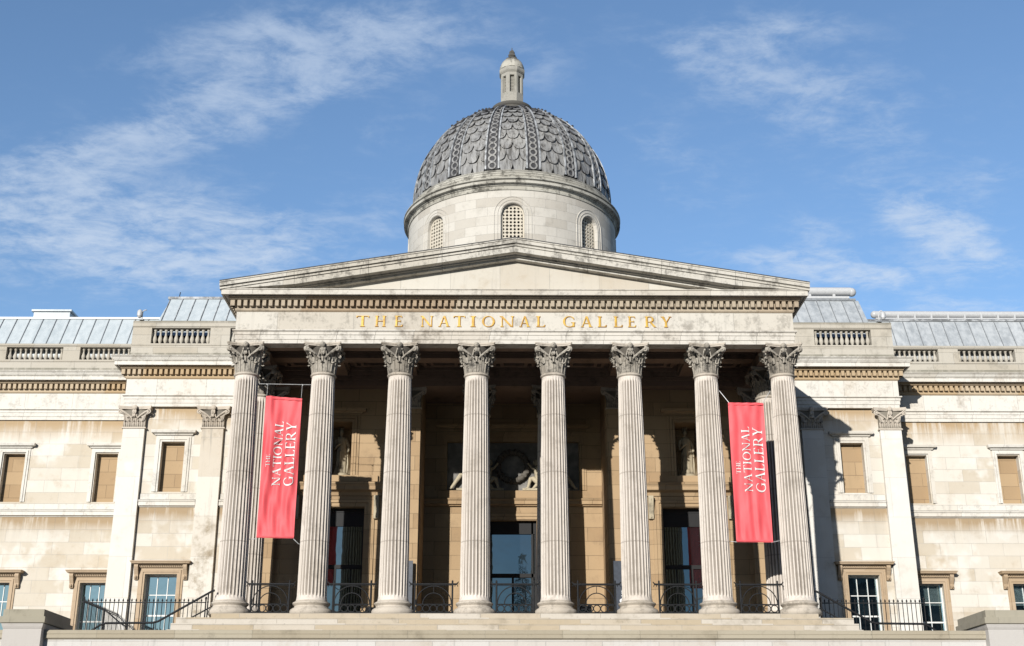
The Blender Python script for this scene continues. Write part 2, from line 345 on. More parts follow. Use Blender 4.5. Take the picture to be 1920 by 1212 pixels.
# ------------------------------------------------------------------ the setting
S = 3.18                                   # column spacing
COLX = [(i-3.5)*S for i in range(8)]
H0 = 11.04                                 # underside of the architrave
g = MB(); g.add([(-900,-900,-7.6),(900,-900,-7.6),(900,900,-7.6),(-900,900,-7.6)], [(0,1,2,3)])
tag(g.build('ground', M['asphalt']), kind='structure')
g = MB().box(-60, 60, -6.5, 40, -7.5, -1.30); tag(g.build('terrace_paving', M['asphalt']), kind='structure')

B = empty('gallery_building', (0, 8, 0)); B.location = (0,0,0)
tag(B, 'long cream stone neoclassical gallery with columned portico, pediment and grey scaled dome', 'building')

# ------------------------------------------------------------------ steps and floor
st = MB()
st.box(-11.62, 11.62, -.9, 9.0, -.20, 0)
st.box(-12.86, 12.86, -1.25, 9.0, -.455, -.204)
st.box(-12.95, 12.95, -1.6, 9.0, -.72, -.459)
st.box(-13.0, 13.0, -1.95, 9.0, -1.285, -.724)
for s in (-1, 1):
    for k in range(4):
        a, b = 13.0+k*.33, 13.33+k*.33
        st.box(min(s*a, s*b), max(s*a, s*b), -1.5, 3.0, -1.29, -.80-k*.12)
st.build('portico_steps', M['steps'], B)

# ------------------------------------------------------------------ columns
ZB, ZN = .55, 9.74
def col_r(z):
    t = (z-ZB)/(ZN-ZB); return .578-.105*(t**1.7)
def make_shaft():
    m = MB(); per = 8; n = 24*per; prof = []
    zs = [ZB, ZB+.06, ZB+.12, ZB+.2, ZB+.3]+[ZB+.3+(ZN-.6-ZB-.3)*i/12 for i in range(1, 13)]+[ZN-.42, ZN-.3, ZN-.2, ZN-.12, ZN-.05]
    zs = sorted(set(zs))
    def rf(r, z, a):
        u = (a*24/(2*pi)+.5) % 1.0; f = .17
        d = 0 if (u < f or u > 1-f) else sqrt(max(0, 1-((u-.5)/(.5-f))**2))
        e = sm(ZB+.08, ZB+.26, z)*(1-sm(ZN-.3, ZN-.1, z))
        return r-.060*d*e
    m.lathe([(col_r(z)+(.03*(1-sm(ZB, ZB+.2, z))), z) for z in zs], n, rf=rf); return m
def make_base():
    r = .80; p = [(.78,.0),(.815,.03),(.835,.10),(.835,.16),(.80,.225),(.75,.235),(.75,.26),(.70,.275),(.665,.31),(.66,.35),(.69,.385),(.70,.395),(.71,.405),(.735,.44),(.725,.485),(.68,.505),(.64,.51),(.64,.535),(.60,.56)]
    return MB().lathe(p, 48)
def leaf(m, P, h, w, curl, lean, n=9, depth=.05, lobes=4, thick=.03):
    """acanthus leaf: P(u, d, z) maps across, outward, up to a point"""
    rows = []; cs = (-1, -.55, -.12, 0, .12, .55, 1)
    for i in range(n+1):
        t = i/n
        if t < .72: z = h*t/.72*.96; d = lean*(t/.72)**1.8
        else:
            q = (t-.72)/.28*pi*.85; z = h*.96+curl*.45*sin(q); d = lean+curl*(1-cos(q))*.5
        ww = w*(.72+.34*sin(pi*min(1, t*1.15)))*(1 if t < .72 else 1-.55*(t-.72)/.28)
        ww *= 1+.16*abs(sin(lobes*pi*t))
        row = []
        for c in cs:
            k = abs(c); dd = d-depth*k*k+(.03 if c == 0 else (-.012 if k < .2 else (.012 if k < .6 else 0)))
            row.append(P(c*ww/2, dd, z-.04*k*(1 if t > .7 else 0)))
        rows.append(row)
    k = len(cs); vs = [p for r in rows for p in r]
    vs2 = [(p[0], p[1], p[2]) for p in vs]
    m.add(vs2, [(i*k+j, i*k+j+1, (i+1)*k+j+1, (i+1)*k+j) for i in range(n) for j in range(k-1)])
def volute(m, P, R, turns=1.3, r0=.05, n=18, w=1):
    pts = []; rad = []
    for i in range(n+1):
        t = i/n; a = pi/2*1.1-2*pi*turns*t*w; q = R*(1-.8*t); pts.append(P(q*cos(a)*1, q*sin(a))); rad.append(r0*(1-.5*t))
    m.tube(pts, rad, 6)
CZ = ZN+.07
def make_capital():
    m = MB(); top = H0-.13; hh = top-CZ
    def PA(a):
        ca, sa = cos(a), sin(a)
        return lambda u, d, z: ((.485+d)*ca-u*sa, (.485+d)*sa+u*ca, CZ+z)
    for i in range(8): leaf(m, PA(i*pi/4), hh*.36, .29, .15, .05)
    for i in range(8): leaf(m, PA(i*pi/4+pi/8), hh*.62, .25, .20, .09, depth=.03)
    for i in range(8):                     # cauliculi stalks and outer leaves
        a = i*pi/4; m.tube([PA(a)(0, .01, hh*.3), PA(a)(0, .05, hh*.5), PA(a)(0, .07, hh*.6)], [.035,.045,.06], 6)
    for q in range(4):
        a = pi/4+q*pi/2
        for sgn in (-1, 1):
            # big corner volutes rise from the stalk and curl under the abacus tip
            P = PA(a); pts = []; rad = []
            for i in range(7):
                t = i/6; u = sgn*(.33*(1-t)**1.1+.05); d = .03+.46*t**1.6; z = hh*(.50+.42*t-.02*t*t); pts.append(P(u, d, z)); rad.append(.03+.022*t)
            m.tube(pts, rad, 6, 1.4)
            dirv = Vector((cos(a), sin(a), 0)); side = Vector((-sin(a), cos(a), 0))*sgn
            c0 = Vector(P(sgn*.065, .44, hh*.86))
            # each volute disc faces its own side of the capital
            e = (dirv*1.0-side*.35).normalized()
            volute(m, lambda x, z, c0=c0, e=e: tuple(c0+e*x+Vector((0,0,z))), .105, 1.4, .042)
            m.ball(tuple(c0+e*.0+side*.03), .055, n=8, m=5)
            leaf(m, lambda u, d, z, P=P, sgn=sgn: P(u+sgn*.16, d+.06, z+hh*.45), hh*.28, .20, .12, .16, n=6, depth=.02)
        b = q*pi/2; P = PA(b)
        for sgn in (-1, 1):                # inner helices
            pts = [P(sgn*(.20-.10*t), .03+.07*t, hh*(.5+.40*t)) for t in (0,.25,.5,.75,1)]
            m.tube(pts, [.025,.03,.03,.03,.025], 6)
            m.ball(P(sgn*.085, .14, hh*.86), .05, n=8, m=5)
        # rosette on the abacus with its hanging leaves
        m.ball(P(0, .17, hh*1.0+.03), .12, (1,1,1), 10, 6, rf=lambda th, a: 1+.22*sin(5*a)*sin(th))
        m.ball(P(0, .26, hh*1.0+.04), .05, n=8, m=5)
        m.ball(P(0, .11, hh*.86), .11, (1,1,1.1), 10, 6, rf=lambda th, a: 1+.2*sin(6*a))
        m.ball(P(0, .13, hh*.72), .09, (1,1,.9), 9, 6, rf=lambda th, a: 1+.2*sin(5*a))
    # abacus: concave sides, cut corner tips
    poly = []
    for q in range(4):
        a = q*pi/2; hw = .74
        for i in range(9):
            u = -1+2*i/8; d = .74-.17*(1-u*u); x, y = d, u*.70
            poly.append((x*cos(a)-y*sin(a), x*sin(a)+y*cos(a)))
    ab = MB(); ab.prismz(poly, top, top+.055); ab.prismz([(x*1.045, y*1.045) for x, y in poly], top+.058, H0-.003)
    return m, ab
def make_neck(): return MB().lathe([(.478,ZN-.06),(.50,ZN-.04),(.53,ZN-.015),(.535,ZN+.02),(.51,ZN+.045),(.49,ZN+.05),(.50,ZN+.065),(.50,ZN+.072),(.47,ZN+.075)], 48)
c0 = make_shaft().build('portico_column', M['column'], B, 50)
make_base().build('base', M['colbase'], c0, 40)
make_neck().build('neck_ring', M['colbase'], c0, 40)
cap_, ab_ = make_capital(); cap_.build('capital', M['capital'], c0, 45); ab_.build('abacus', M['colbase'], c0)
hb_ = H0-.13-CZ
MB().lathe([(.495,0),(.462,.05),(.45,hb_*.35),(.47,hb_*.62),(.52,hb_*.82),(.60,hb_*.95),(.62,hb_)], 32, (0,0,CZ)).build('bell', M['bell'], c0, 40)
spots = [(x, 0) for x in COLX]+[(COLX[0], S), (COLX[7], S), (-S/2, 2*S-.35), (S/2, 2*S-.35)]
for i, (x, y) in enumerate(spots):
    if i == 0: c0.location = (x, y, 0)
    else: dup(c0, B, (x, y, 0), (0, 0, [0, pi/2, pi, -pi/2][i % 4]))

# ------------------------------------------------------------------ entablature profiles
def prof_arch(o=0.0, zb=H0, back=-.6):     # architrave
    return [(back, zb+.004), (o, zb), (o, zb+.16), (o+.03, zb+.17), (o+.03, zb+.355), (o+.06, zb+.365), (o+.06, zb+.475), (o+.11, zb+.515), (o+.13, zb+.52), (o+.13, zb+.57), (back, zb+.57)]
def prof_frieze(o=0.02, z0=H0+.573, z1=12.42, back=-.6): return [(back, z0), (o, z0), (o, z1), (back, z1)]
def prof_bed(z0=12.423, back=-.6):         # moulding, dentil ground, ovolo
    return [(back, z0), (.04, z0), (.09, z0+.05), (.09, z0+.15), (.07, z0+.16), (.07, z0+.46), (.30, z0+.465), (.30, z0+.50), (.38, z0+.575), (back, z0+.575)]
def prof_corona(z0=13.0, back=-.6, lip=True, o=.70, h=.19):
    p = [(back, z0), (.30, z0), (.34, z0+.03), (o-.08, z0+.03), (o-.08, z0-.005), (o, z0-.005), (o, z0+h)]
    if lip: p += [(o+.03, z0+h+.03), (o+.03, z0+h+.06), (o+.06, z0+h+.07), (o+.10, z0+h+.15), (o+.17, z0+h+.22), (o+.17, z0+h+.26), (back, z0+h+.31)]
    else: p += [(o+.04, z0+h+.02), (o+.04, z0+h+.05), (back, z0+h+.17)]
    return p
def dentils(path, z0, z1, o0, o1, pitch=.255, w=.155):
    m = MB()
    for a, b in zip(path[:-1], path[1:]):
        a, b = Vector(a), Vector(b); L = (b-a).length; d = (b-a)/L; nr = Vector((d.y, -d.x)); ext = .235
        n = max(1, round((L+2*ext-w)/pitch)); st_ = (L+2*ext-w)/n
        for i in range(n+1):
            p = a+d*(-ext+w/2+i*st_)
            q = [p-d*w/2+nr*o0, p+d*w/2+nr*o0, p+d*w/2+nr*o1, p-d*w/2+nr*o1]
            m.prismz([(v.x, v.y) for v in q], z0, z1)
    return m
FX = 11.62
pf = [(-FX, 9.0), (-FX, -.5), (FX, -.5), (FX, 9.0)]
MB().sweep(prof_arch(), pf).build('architrave', M['arch'], B)
MB().sweep(prof_frieze(), pf).build('frieze', M['front'], B)
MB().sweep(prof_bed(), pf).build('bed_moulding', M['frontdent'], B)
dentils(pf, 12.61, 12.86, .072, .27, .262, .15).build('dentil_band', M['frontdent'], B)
MB().sweep(prof_corona(lip=False, o=.60), pf).build('portico_cornice', M['front'], B)

# ------------------------------------------------------------------ pediment
def rake(o0, o1, t0, t1, name, mat, xe=12.30, n=4):
    """one sloping course: o = how far it stands out, t = distance below the top line"""
    m = MB(); ZE, ZA = 13.50, 15.50; yf = -.5
    sl = (ZA-ZE)/xe
    for s in (-1, 1):
        for i in range(n):
            x0, x1 = xe*i/n, xe*(i+1)/n-.014
            for (a, b) in ((x0, x1),):
                za, zb = ZA-sl*a, ZA-sl*b
                xa, xb = s*a, s*b
                lo = 13.195
                pa0, pa1 = max(lo, za-t1), max(lo+.002, za-t0); pb0, pb1 = max(lo, zb-t1), max(lo+.002, zb-t0)
                vs = [(xa,yf-o1,pa0),(xb,yf-o1,pb0),(xb,yf-o1,pb1),(xa,yf-o1,pa1),(xa,yf+.6,pa0),(xb,yf+.6,pb0),(xb,yf+.6,pb1),(xa,yf+.6,pa1)]
                m.add(vs, [(0,1,2,3),(4,7,6,5),(0,4,5,1),(1,5,6,2),(2,6,7,3),(3,7,4,0)])
    return m
r_ = rake(0, .87, 0, .06, '', None); r0_ = MB(); 
pm = MB()
for (o, t0, t1) in ((.80,0,.05),(.765,.052,.20),(.70,.202,.225),(.675,.227,.31),(.62,.312,.56),(.30,.562,.62),(.20,.622,.72)):
    q = rake(0, o, t0, t1, '', None); pm.add(q.v, q.f)
pm.build('raking_cornice', M['rake'], B)
q = rake(0, .815, -.035, -.002, '', None); MB().add(q.v, q.f).build('cornice_flashing', M['leaddark'], B)
tm = MB(); tm.prism([(-11.9,13.2),(11.9,13.2),(0,15.16)], -.42, .1); tm.build('tympanum', M['tymp'], B)
# pediment roof behind
rf = MB(); rf.prism([(-12.25,13.44),(0,15.47),(12.25,13.44),(12.0,13.2),(-12.0,13.2)], .12, 12.0); rf.build('portico_roof', M['zincR'], B)

# ------------------------------------------------------------------ lettering
T_, t_, SF, ST = .135, .05, .075, .04
def q4(x0, y0, x1, y1): return [(x0,y0),(x1,y0),(x1,y1),(x0,y1)]
def stem(x, w=T_, y0=0, y1=1, s0=True, s1=True, sl=SF):
    r = [q4(x-w/2, y0, x+w/2, y1)]
    for f, y, d in ((s0, y0, 1), (s1, y1, -1)):
        if f: r.append([(x-w/2-sl, y), (x+w/2+sl, y), (x+w/2+sl, y+d*ST*.6), (x+w/2, y+d*ST*2.2), (x-w/2, y+d*ST*2.2), (x-w/2-sl, y+d*ST*.6)])
    return r
def diag(x0, y0, x1, y1, w): return [[(x0-w/2,y0),(x0+w/2,y0),(x1+w/2,y1),(x1-w/2,y1)]]
def ser(x, y, w, d): return [q4(x-w/2, min(y, y+d*ST), x+w/2, max(y, y+d*ST))]
def arc(cx, cy, rx, ry, a0, a1, wf, n=16):
    r = []
    for i in range(n):
        q = []
        for a, k in ((a0+(a1-a0)*i/n, 0), (a0+(a1-a0)*(i+1)/n, 0)):
            w = wf(a); q.append(((cx+rx*cos(a), cy+ry*sin(a)), (cx+(rx-w)*cos(a), cy+(ry-t_-(w-t_)*.2)*sin(a))))
        r.append([q[0][0], q[1][0], q[1][1], q[0][1]])
    return r
tw = lambda a: t_+(T_*1.08-t_)*abs(cos(a))**1.3
GL = {
 'T': (.80, lambda: stem(.40, s1=False)+[q4(.03,.955,.77,1)]+[[(.03,1),(.03,.83),(.05,.83),(.11,.955),(.11,1)],[(.77,1),(.77,.83),(.75,.83),(.69,.955),(.69,1)]]),
 'H': (.88, lambda: stem(.15)+stem(.73)+[q4(.15,.49,.73,.54)]),
 'E': (.68, lambda: stem(.15)+[q4(.1,0,.60,ST),q4(.1,1-ST,.56,1),q4(.15,.49,.46,.54),[(.60,0),(.64,.19),(.62,.19),(.50,ST),(.50,0)],[(.56,1),(.58,.83),(.56,.83),(.46,1-ST),(.46,1)],[(.46,.41),(.48,.41),(.48,.62),(.46,.62)]]),
 'N': (.92, lambda: stem(.14, t_*1.1, s1=False)+stem(.78, t_*1.1, s0=False)+[[(.0,1),(.19,1),(.81,0),(.76,0),(.64,.02),(.09,.93),(.0,.96)]]),
 'A': (.90, lambda: diag(.12,0,.43,1,t_*1.2)+diag(.74,0,.46,1,T_*1.1)+[q4(.22,.32,.62,.365)]+ser(.12,0,.22,1)+ser(.75,0,.28,1)),
 'I': (.30, lambda: stem(.15)),
 'O': (.94, lambda: arc(.47,.5,.44,.515,0,2*pi,tw,28)),
 'L': (.66, lambda: stem(.15)+[q4(.1,0,.58,ST),[(.58,0),(.62,.21),(.60,.21),(.47,ST),(.47,0)]]),
 'G': (.92, lambda: arc(.48,.5,.44,.515,pi*.24,2*pi-.75,tw,22)+[q4(.70,.03,.83,.42),q4(.60,.40,.90,.43),[(.79,.86),(.81,.70),(.79,.68),(.73,.82)]]),
 'R': (.82, lambda: stem(.15)+arc(.38,.735,.29,.265,-pi/2,pi/2,tw,12)+[q4(.2,.955,.39,1),q4(.2,.47,.39,.51),[(.34,.49),(.50,.49),(.80,.04),(.86,0),(.66,0)]]),
 'Y': (.84, lambda: stem(.42, y1=.48, s1=False)+[[(.10,1),(.28,1),(.49,.46),(.36,.46)],[(.70,1),(.76,1),(.49,.46),(.42,.46)]]+ser(.18,1,.26,-1)+ser(.73,1,.20,-1)),
 '4': (.6, lambda: [q4(.05,.28,.55,.34), q4(.38,0,.48,1), [(.38,1),(.05,.34),(.12,.34),(.42,.9)]]),
}
def text_polys(words, spacing=.10):
    out = []; x = 0
    for ch in words:
        if ch == ' ': x += .55; continue
        w, f = GL[ch]; out += [[(px+x, py) for px, py in p] for p in f()]; x += w+spacing
    return out, x-spacing
# gilded frieze inscription, each letter at its measured place
k = 0
px2x = lambda p: -6.629+(p-668.3)*(13.166/590.)
LET = [('T',85,155),('H',190,250),('E',300,345),('N',445,515),('A',545,610),('T',630,695),('I',725,755),('O',790,862),('N',890,970),('A',1000,1060),('L',1095,1145),
       ('G',1245,1315),('A',1345,1410),('L',1440,1490),('L',1530,1580),('E',1610,1655),('R',1705,1770),('Y',1795,1855)]
for ch, a, b in LET:
    x0, x1 = px2x(640+a/3), px2x(640+b/3); hgt = .47; zb = 11.78
    pl = GL[ch][1](); mn = min(p[0] for q in pl for p in q); mx = max(p[0] for q in pl for p in q)
    ins = MB(); edge = MB()
    for q in pl:
        k += 1; e = .0006*(k % 9)
        poly = [(x0+(p[0]-mn)/(mx-mn)*(x1-x0), zb+p[1]*hgt) for p in q]
        ins.prism(poly, -.548-e, -.515)
        edge.prism([(x+.022, z-.018) for x, z in poly], -.530-e*.5, -.515)  # brown copy shifted right and down: a painted shadow of the letter
    ob = ins.build('gilded_letter', M['gold'], B); edge.build('letter_shadow', M['goldshade'], ob)

# ------------------------------------------------------------------ portico ceiling
cl = MB()
cl.add([(-11.5,.1,11.95),(11.5,.1,11.95),(11.5,9.2,11.95),(-11.5,9.2,11.95)], [(0,1,2,3)])
for x in COLX[1:-1]: cl.box(x-.34, x+.34, .1, 5.6, 11.5, 11.94); cl.box(x-.42, x+.42, .1, 5.6, 11.72, 11.945)
for y in (.1+.35, 3.18, 5.75): cl.box(-11.1, 11.1, y-.34, y+.34, 11.505, 11.935); cl.box(-11.1, 11.1, y-.42, y+.42, 11.725, 11.942)
for s in (-1, 1): cl.box(min(s*10.9, s*11.3), max(s*10.9, s*11.3), .1, 5.6, 11.3, 11.93)
for i in range(7):                         # coffer panels, stepped frames between the beams
    cx = (COLX[i]+COLX[i+1])/2
    for cy in (1.8, 4.45):
        for hw, z in ((.95, 11.84), (.62, 11.80)):
            hy = hw*.78
            cl.box(cx-hw, cx+hw, cy-hy, cy-hy+.14, z, 11.948); cl.box(cx-hw, cx+hw, cy+hy-.14, cy+hy, z, 11.948)
            cl.box(cx-hw, cx-hw+.14, cy-hy+.14, cy+hy-.14, z, 11.948); cl.box(cx+hw-.14, cx+hw, cy-hy+.14, cy+hy-.14, z, 11.948)
cl.build('coffered_ceiling', M['soffit'], B)
im = MB(); im.sweep([(-.4, H0+.004), (.0, H0), (.0, H0+.3), (.04, H0+.31), (.04, H0+.45), (-.4, H0+.46)], [(11.1, .5), (-11.1, .5)])
im.box(-11.55, 11.55, 5.5, 6.5, H0, 11.50); im.box(-11.55, 11.55, 5.44, 5.49, H0+.28, 11.49); im.box(-4.3, 4.3, 6.51, 9.2, 11.22, 11.26)
for s in (-1, 1): im.box(min(s*10.62, s*11.02), max(s*10.62, s*11.02), .55, 5.42, H0+.005, 11.49)
im.build('inner_beam', M['soffit'], B)
# ------------------------------------------------------------------ portico inner walls
YW = 6.05
for s in (-1, 1):
    xa, xb = sorted((s*4.22, s*11.5))
    d0, d1 = sorted((s*6.7, s*9.2)); n0, n1 = sorted((s*7.4, s*8.5))
    w = MB().wall(xa, xb, 0, 11.3, YW, [(d0, d1, 0, 5.53), (n0, n1, 6.97, 9.48)], .55)
    nb = MB().wall(n0-.001, n1+.001, 6.969, 9.481, YW+.55, [(n0, n1, 6.97, 9.48)], .85); w.add(nb.v, nb.f)
    w.add([(n0,YW+1.4,6.97),(n1,YW+1.4,6.97),(n1,YW+1.4,9.48),(n0,YW+1.4,9.48)], [(0,1,2,3)])
    xi = s*4.22; w.add([(xi,6.05,0),(xi,9.0,0),(xi,9.0,11.3),(xi,6.05,11.3)], [(0,1,2,3)])      # jamb of the recess
    xo = s*11.62; w.add([(xo,5.7,-.2),(xo,9.2,-.2),(xo,9.2,11.05),(xo,5.7,11.05)], [(0,1,2,3)])
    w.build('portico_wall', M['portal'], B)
    # niche frame
    fo0, fo1 = sorted((s*7.06, s*8.84))
    f = MB(); 
    for (e, o) in ((0, .05), (.12, .09), (.24, .05)):
        f.box(fo0+e, fo0+e+.10, YW-o, YW, 6.97, 9.85-e); f.box(fo1-e-.10, fo1-e, YW-o, YW, 6.97, 9.85-e); f.box(fo0+e+.1, fo1-e-.1, YW-o, YW, 9.75-e, 9.85-e)
    f.sweep([(-.03,9.86),(.06,9.86),(.10,9.92),(.22,9.94),(.24,10.07),(-.03,10.10)], [(fo0-.05, YW+.02), (fo0-.05, YW-.06), (fo1+.05, YW-.06), (fo1+.05, YW+.02)])
    f.build('niche_frame', M['portal'], B)
    # door surround and ledge
    q0, q1 = sorted((s*6.24, s*9.66)); d = MB()
    for (e, o) in ((0, .06), (.15, .10), (.30, .04)):
        d.box(q0+e, q0+e+.14, YW-o, YW, 0, 6.0-e); d.box(q1-e-.14, q1-e, YW-o, YW, 0, 6.0-e); d.box(q0+e+.14, q1-e-.14, YW-o, YW, 5.86-e, 6.0-e)
    d.sweep([(-.2,6.02),(.03,6.02),(.06,6.16),(.12,6.2),(.26,6.24),(.28,6.26),(.28,6.40),(.34,6.50),(.36,6.58),(.0,6.64),(-.2,6.64)], [(q0-.25, YW+.19), (q0-.25, YW-.08), (q1+.25, YW-.08), (q1+.25, YW+.19)])
    d.box(q0-.1, q1+.1, YW-.14, YW, 6.66, 6.95)
    ds = d.build('door_surround', M['portal'], B)
    for e in (q0-.08, q1+.08):
        c = MB(); c.prismx([(YW,6.0),(YW-.30,6.0),(YW-.32,5.9),(YW-.22,5.55),(YW-.16,5.3),(YW-.20,5.12),(YW-.15,4.98),(YW,4.98)], e-.11, e+.11)
        c.torus((e, YW-.20, 5.86), .09, .035, 'x'); c.torus((e, YW-.14, 5.08), .06, .03, 'x'); c.build('bracket', M['statue'], ds, 40)
    # glazed entrance doors
    gd = MB(); gy = YW+.45; gd.box(d0, d1, gy, gy+.02, 0, 5.53); gl = gd.build('glazed_door', M['glassdoor'], B)
    fr = MB(); cxm = (d0+d1)/2
    for (a, b, c1, c2) in ((d0, d0+.09, 0, 5.53), (d1-.09, d1, 0, 5.53), (d0+.09, d1-.09, 5.35, 5.53), (d0+.09, d1-.09, 2.83, 3.0), (cxm-.05, cxm+.05, 0, 2.83), (d0+.09, d1-.09, 0, .12), (cxm-.7, cxm-.66, .12, 2.83), (cxm+.66, cxm+.7, .12, 2.83)):
        fr.box(a, b, gy-.07, gy-.005, c1, c2)
    fr.box(d0+.09, d1-.09, gy-.06, gy-.004, 4.72, 5.34); fr.build('door_frame', M['blackmat'], gl)
    # narrow anta at the portico corner and the pilaster beside the recess
    for (a, b) in (((s*10.62), (s*11.6)), ((s*4.26), (s*5.34))):
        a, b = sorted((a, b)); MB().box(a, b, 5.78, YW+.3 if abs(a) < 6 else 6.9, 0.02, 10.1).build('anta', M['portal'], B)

# recess wall with its frame, relief panel and middle door
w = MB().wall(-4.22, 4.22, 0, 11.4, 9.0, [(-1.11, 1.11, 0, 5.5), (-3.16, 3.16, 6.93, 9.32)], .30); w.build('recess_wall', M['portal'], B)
MB().box(-3.16, 3.16, 9.29, 9.32, 6.93, 9.32).build('relief_panel', simple('grey_relief_panel_stone', (.21,.20,.185), .9, 0, .25, 2), B)
f = MB()
for (e, o) in ((0, .05), (.11, .09), (.22, .05)):
    f.box(-3.5+e, -3.4+e, 9-o, 9, 6.93, 9.95-e); f.box(3.4-e, 3.5-e, 9-o, 9, 6.93, 9.95-e); f.box(-3.4+e, 3.4-e, 9-o, 9, 9.80-e, 9.95-e)
f.sweep([(-.05,9.96),(.05,9.96),(.08,10.0),(.18,10.02),(.2,10.12),(-.05,10.15)], [(-3.55,9.02),(-3.55,8.94),(3.55,8.94),(3.55,9.02)])
f.box(-4.2, 4.2, 8.90, 8.998, 6.55, 6.90); f.sweep([(-.1,6.16),(.02,6.16),(.04,6.2),(.14,6.23),(.14,6.38),(.2,6.45),(.2,6.5),(-.1,6.54)], [(-4.2,8.9),(4.2,8.9)])
f.build('panel_frame', M['portal'], B)
f = MB()
for (e, o) in ((0, .05), (.14, .09), (.28, .05)):
    f.box(-1.55+e, -1.42+e, 9-o, 8.997, 0, 5.95-e); f.box(1.42-e, 1.55-e, 9-o, 8.997, 0, 5.95-e); f.box(-1.42+e, 1.42-e, 9-o, 8.997, 5.82-e, 5.95-e)
f.build('door_surround', M['portal'], B)
gl = MB().box(-1.11, 1.11, 9.36, 9.38, 0, 5.5).build('glazed_door', M['glassdoor'], B)
fr = MB()
for q in ((-1.11,-1.02,0,5.5),(.86,.95,0,5.5),(1.02,1.11,0,5.5),(-1.02,1.02,4.9,5.5),(-1.02,1.02,2.87,3.05),(-.06,.04,0,2.87),(-1.02,1.02,0,.12)): fr.box(q[0], q[1], 9.28, 9.355, q[2], q[3])
fr.build('door_frame', M['blackmat'], gl)

# pilaster / anta capital
def make_pilcap(hw=.53, h=1.0, dep=.20):
    m = MB()
    m.box(-hw-.05, hw+.05, -dep-.05, .0, -.075, -.03); m.box(-hw-.03, hw+.03, -dep-.02, 0, -.028, .0)
    def P(x0): return lambda u, d, z: (x0+u, -dep-.0-d, z)
    for x0 in (-.42, -.21, 0, .21, .42): leaf(m, P(x0), .30, .20, .07, .03, n=6, depth=.02)
    for x0 in (-.31, -.10, .10, .31): leaf(m, lambda u, d, z, x0=x0: (x0+u, -dep-d, z+.18), .28, .17, .09, .05, n=6, depth=.02)
    for s in (-1, 1):
        pts = [(s*(.10+.55*t**1.2), -dep-.04-.10*t, .40+.40*t-.0*t) for t in (0,.2,.4,.6,.8,1)]
        m.tube(pts, [.035,.04,.045,.05,.05,.045], 6)
        cx = s*(hw+.13)
        volute(m, lambda x, z, cx=cx, s=s: (cx+x*s, -dep-.13, .73+z), .12, 1.3, .04); m.ball((cx, -dep-.13, .73), .06, n=8, m=5)
        leaf(m, lambda u, d, z, s=s: (s*.42+u+s*d, -dep-.05-d*.3, z+.28), .34, .22, .13, .08, n=6)
        pts = [(s*(.12-.05*t), -dep-.07, .42+.34*t) for t in (0,.5,1)]; m.tube(pts, .03, 6)
    m.ball((0, -dep-.16, .93), .13, (1,.7,1), 10, 6, rf=lambda th, a: 1+.2*sin(5*a)); m.ball((0, -dep-.14, .74), .10, (1,.7,1.2), 9, 6, rf=lambda th, a: 1+.2*sin(6*a)); m.ball((0, -dep-.1, .55), .08, n=8, m=5)
    # abacus with a hollow front edge and horned corners
    poly = []
    for i in range(11):
        u = -1+2*i/10; poly.append((u*(hw+.245), -dep-.20+.16*(1-u*u)))
    poly += [(hw+.245, 0), (-hw-.245, 0)]
    m.prismz(poly, .868, .93); m.prismz([(x*1.02, y*1.02 if y else 0) for x, y in poly], .933, 1.02)
    return m
M['pilbell'] = stone('dark_pilaster_bell_stone', (.24,.215,.175), (.16,.14,.115), var=.7, blocks=None, stain=(.08,.07,.055), stain_amt=.5, streak=.3, dirt=.4)  # capital body darker than its leaves
pc = make_pilcap().build('pilaster_capital', M['pilcap'])
pcb = MB().prism([(-.53,.0),(.53,.0),(.53,.45),(.59,.7),(.70,.86),(-.70,.86),(-.59,.7),(-.53,.45)], -.20, 0)
WY = 9.2                                   # near wing wall plane
first = True
for s in (-1, 1):
    for x, mt in ((14.5, 'pilasterworn' if s < 0 else 'pilaster'), (18.3, 'pilaster')):
        p = MB(); X = s*x; hb, ht = .555, .515
        p.add([(X-hb,WY-.2,-1.3),(X+hb,WY-.2,-1.3),(X+ht,WY-.2,9.98),(X-ht,WY-.2,9.98),(X-hb,WY+.01,-1.3),(X+hb,WY+.01,-1.3),(X+ht,WY+.01,9.98),(X-ht,WY+.01,9.98)], [(0,1,2,3),(4,7,6,5),(0,4,5,1),(1,5,6,2),(2,6,7,3),(3,7,4,0)])
        pl = p.build('pilaster', M[mt], B)
        if first: c = pc; c.parent = pl; first = False
        else: c = dup(pc, pl)
        c.location = (X, WY, 10.01)
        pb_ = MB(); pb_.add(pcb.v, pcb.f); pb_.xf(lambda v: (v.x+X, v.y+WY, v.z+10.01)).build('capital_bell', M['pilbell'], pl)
for x in (-11.1, -4.8, 4.8, 11.1): c = dup(pc, B, (x, YW-.05, 10.11), None, (.98,1,.91)); c.name = 'anta_capital'; c.data = pc.data; pb_ = MB(); pb_.add(pcb.v, pcb.f); pb_.xf(lambda v: (v.x*.98+x, v.y+YW-.05, v.z*.91+10.11)).build('bell', M['pilbell'], c).matrix_parent_inverse = Matrix.LocRotScale(Vector((x, YW-.05, 10.11)), None, Vector((.98,1,.91))).inverted()

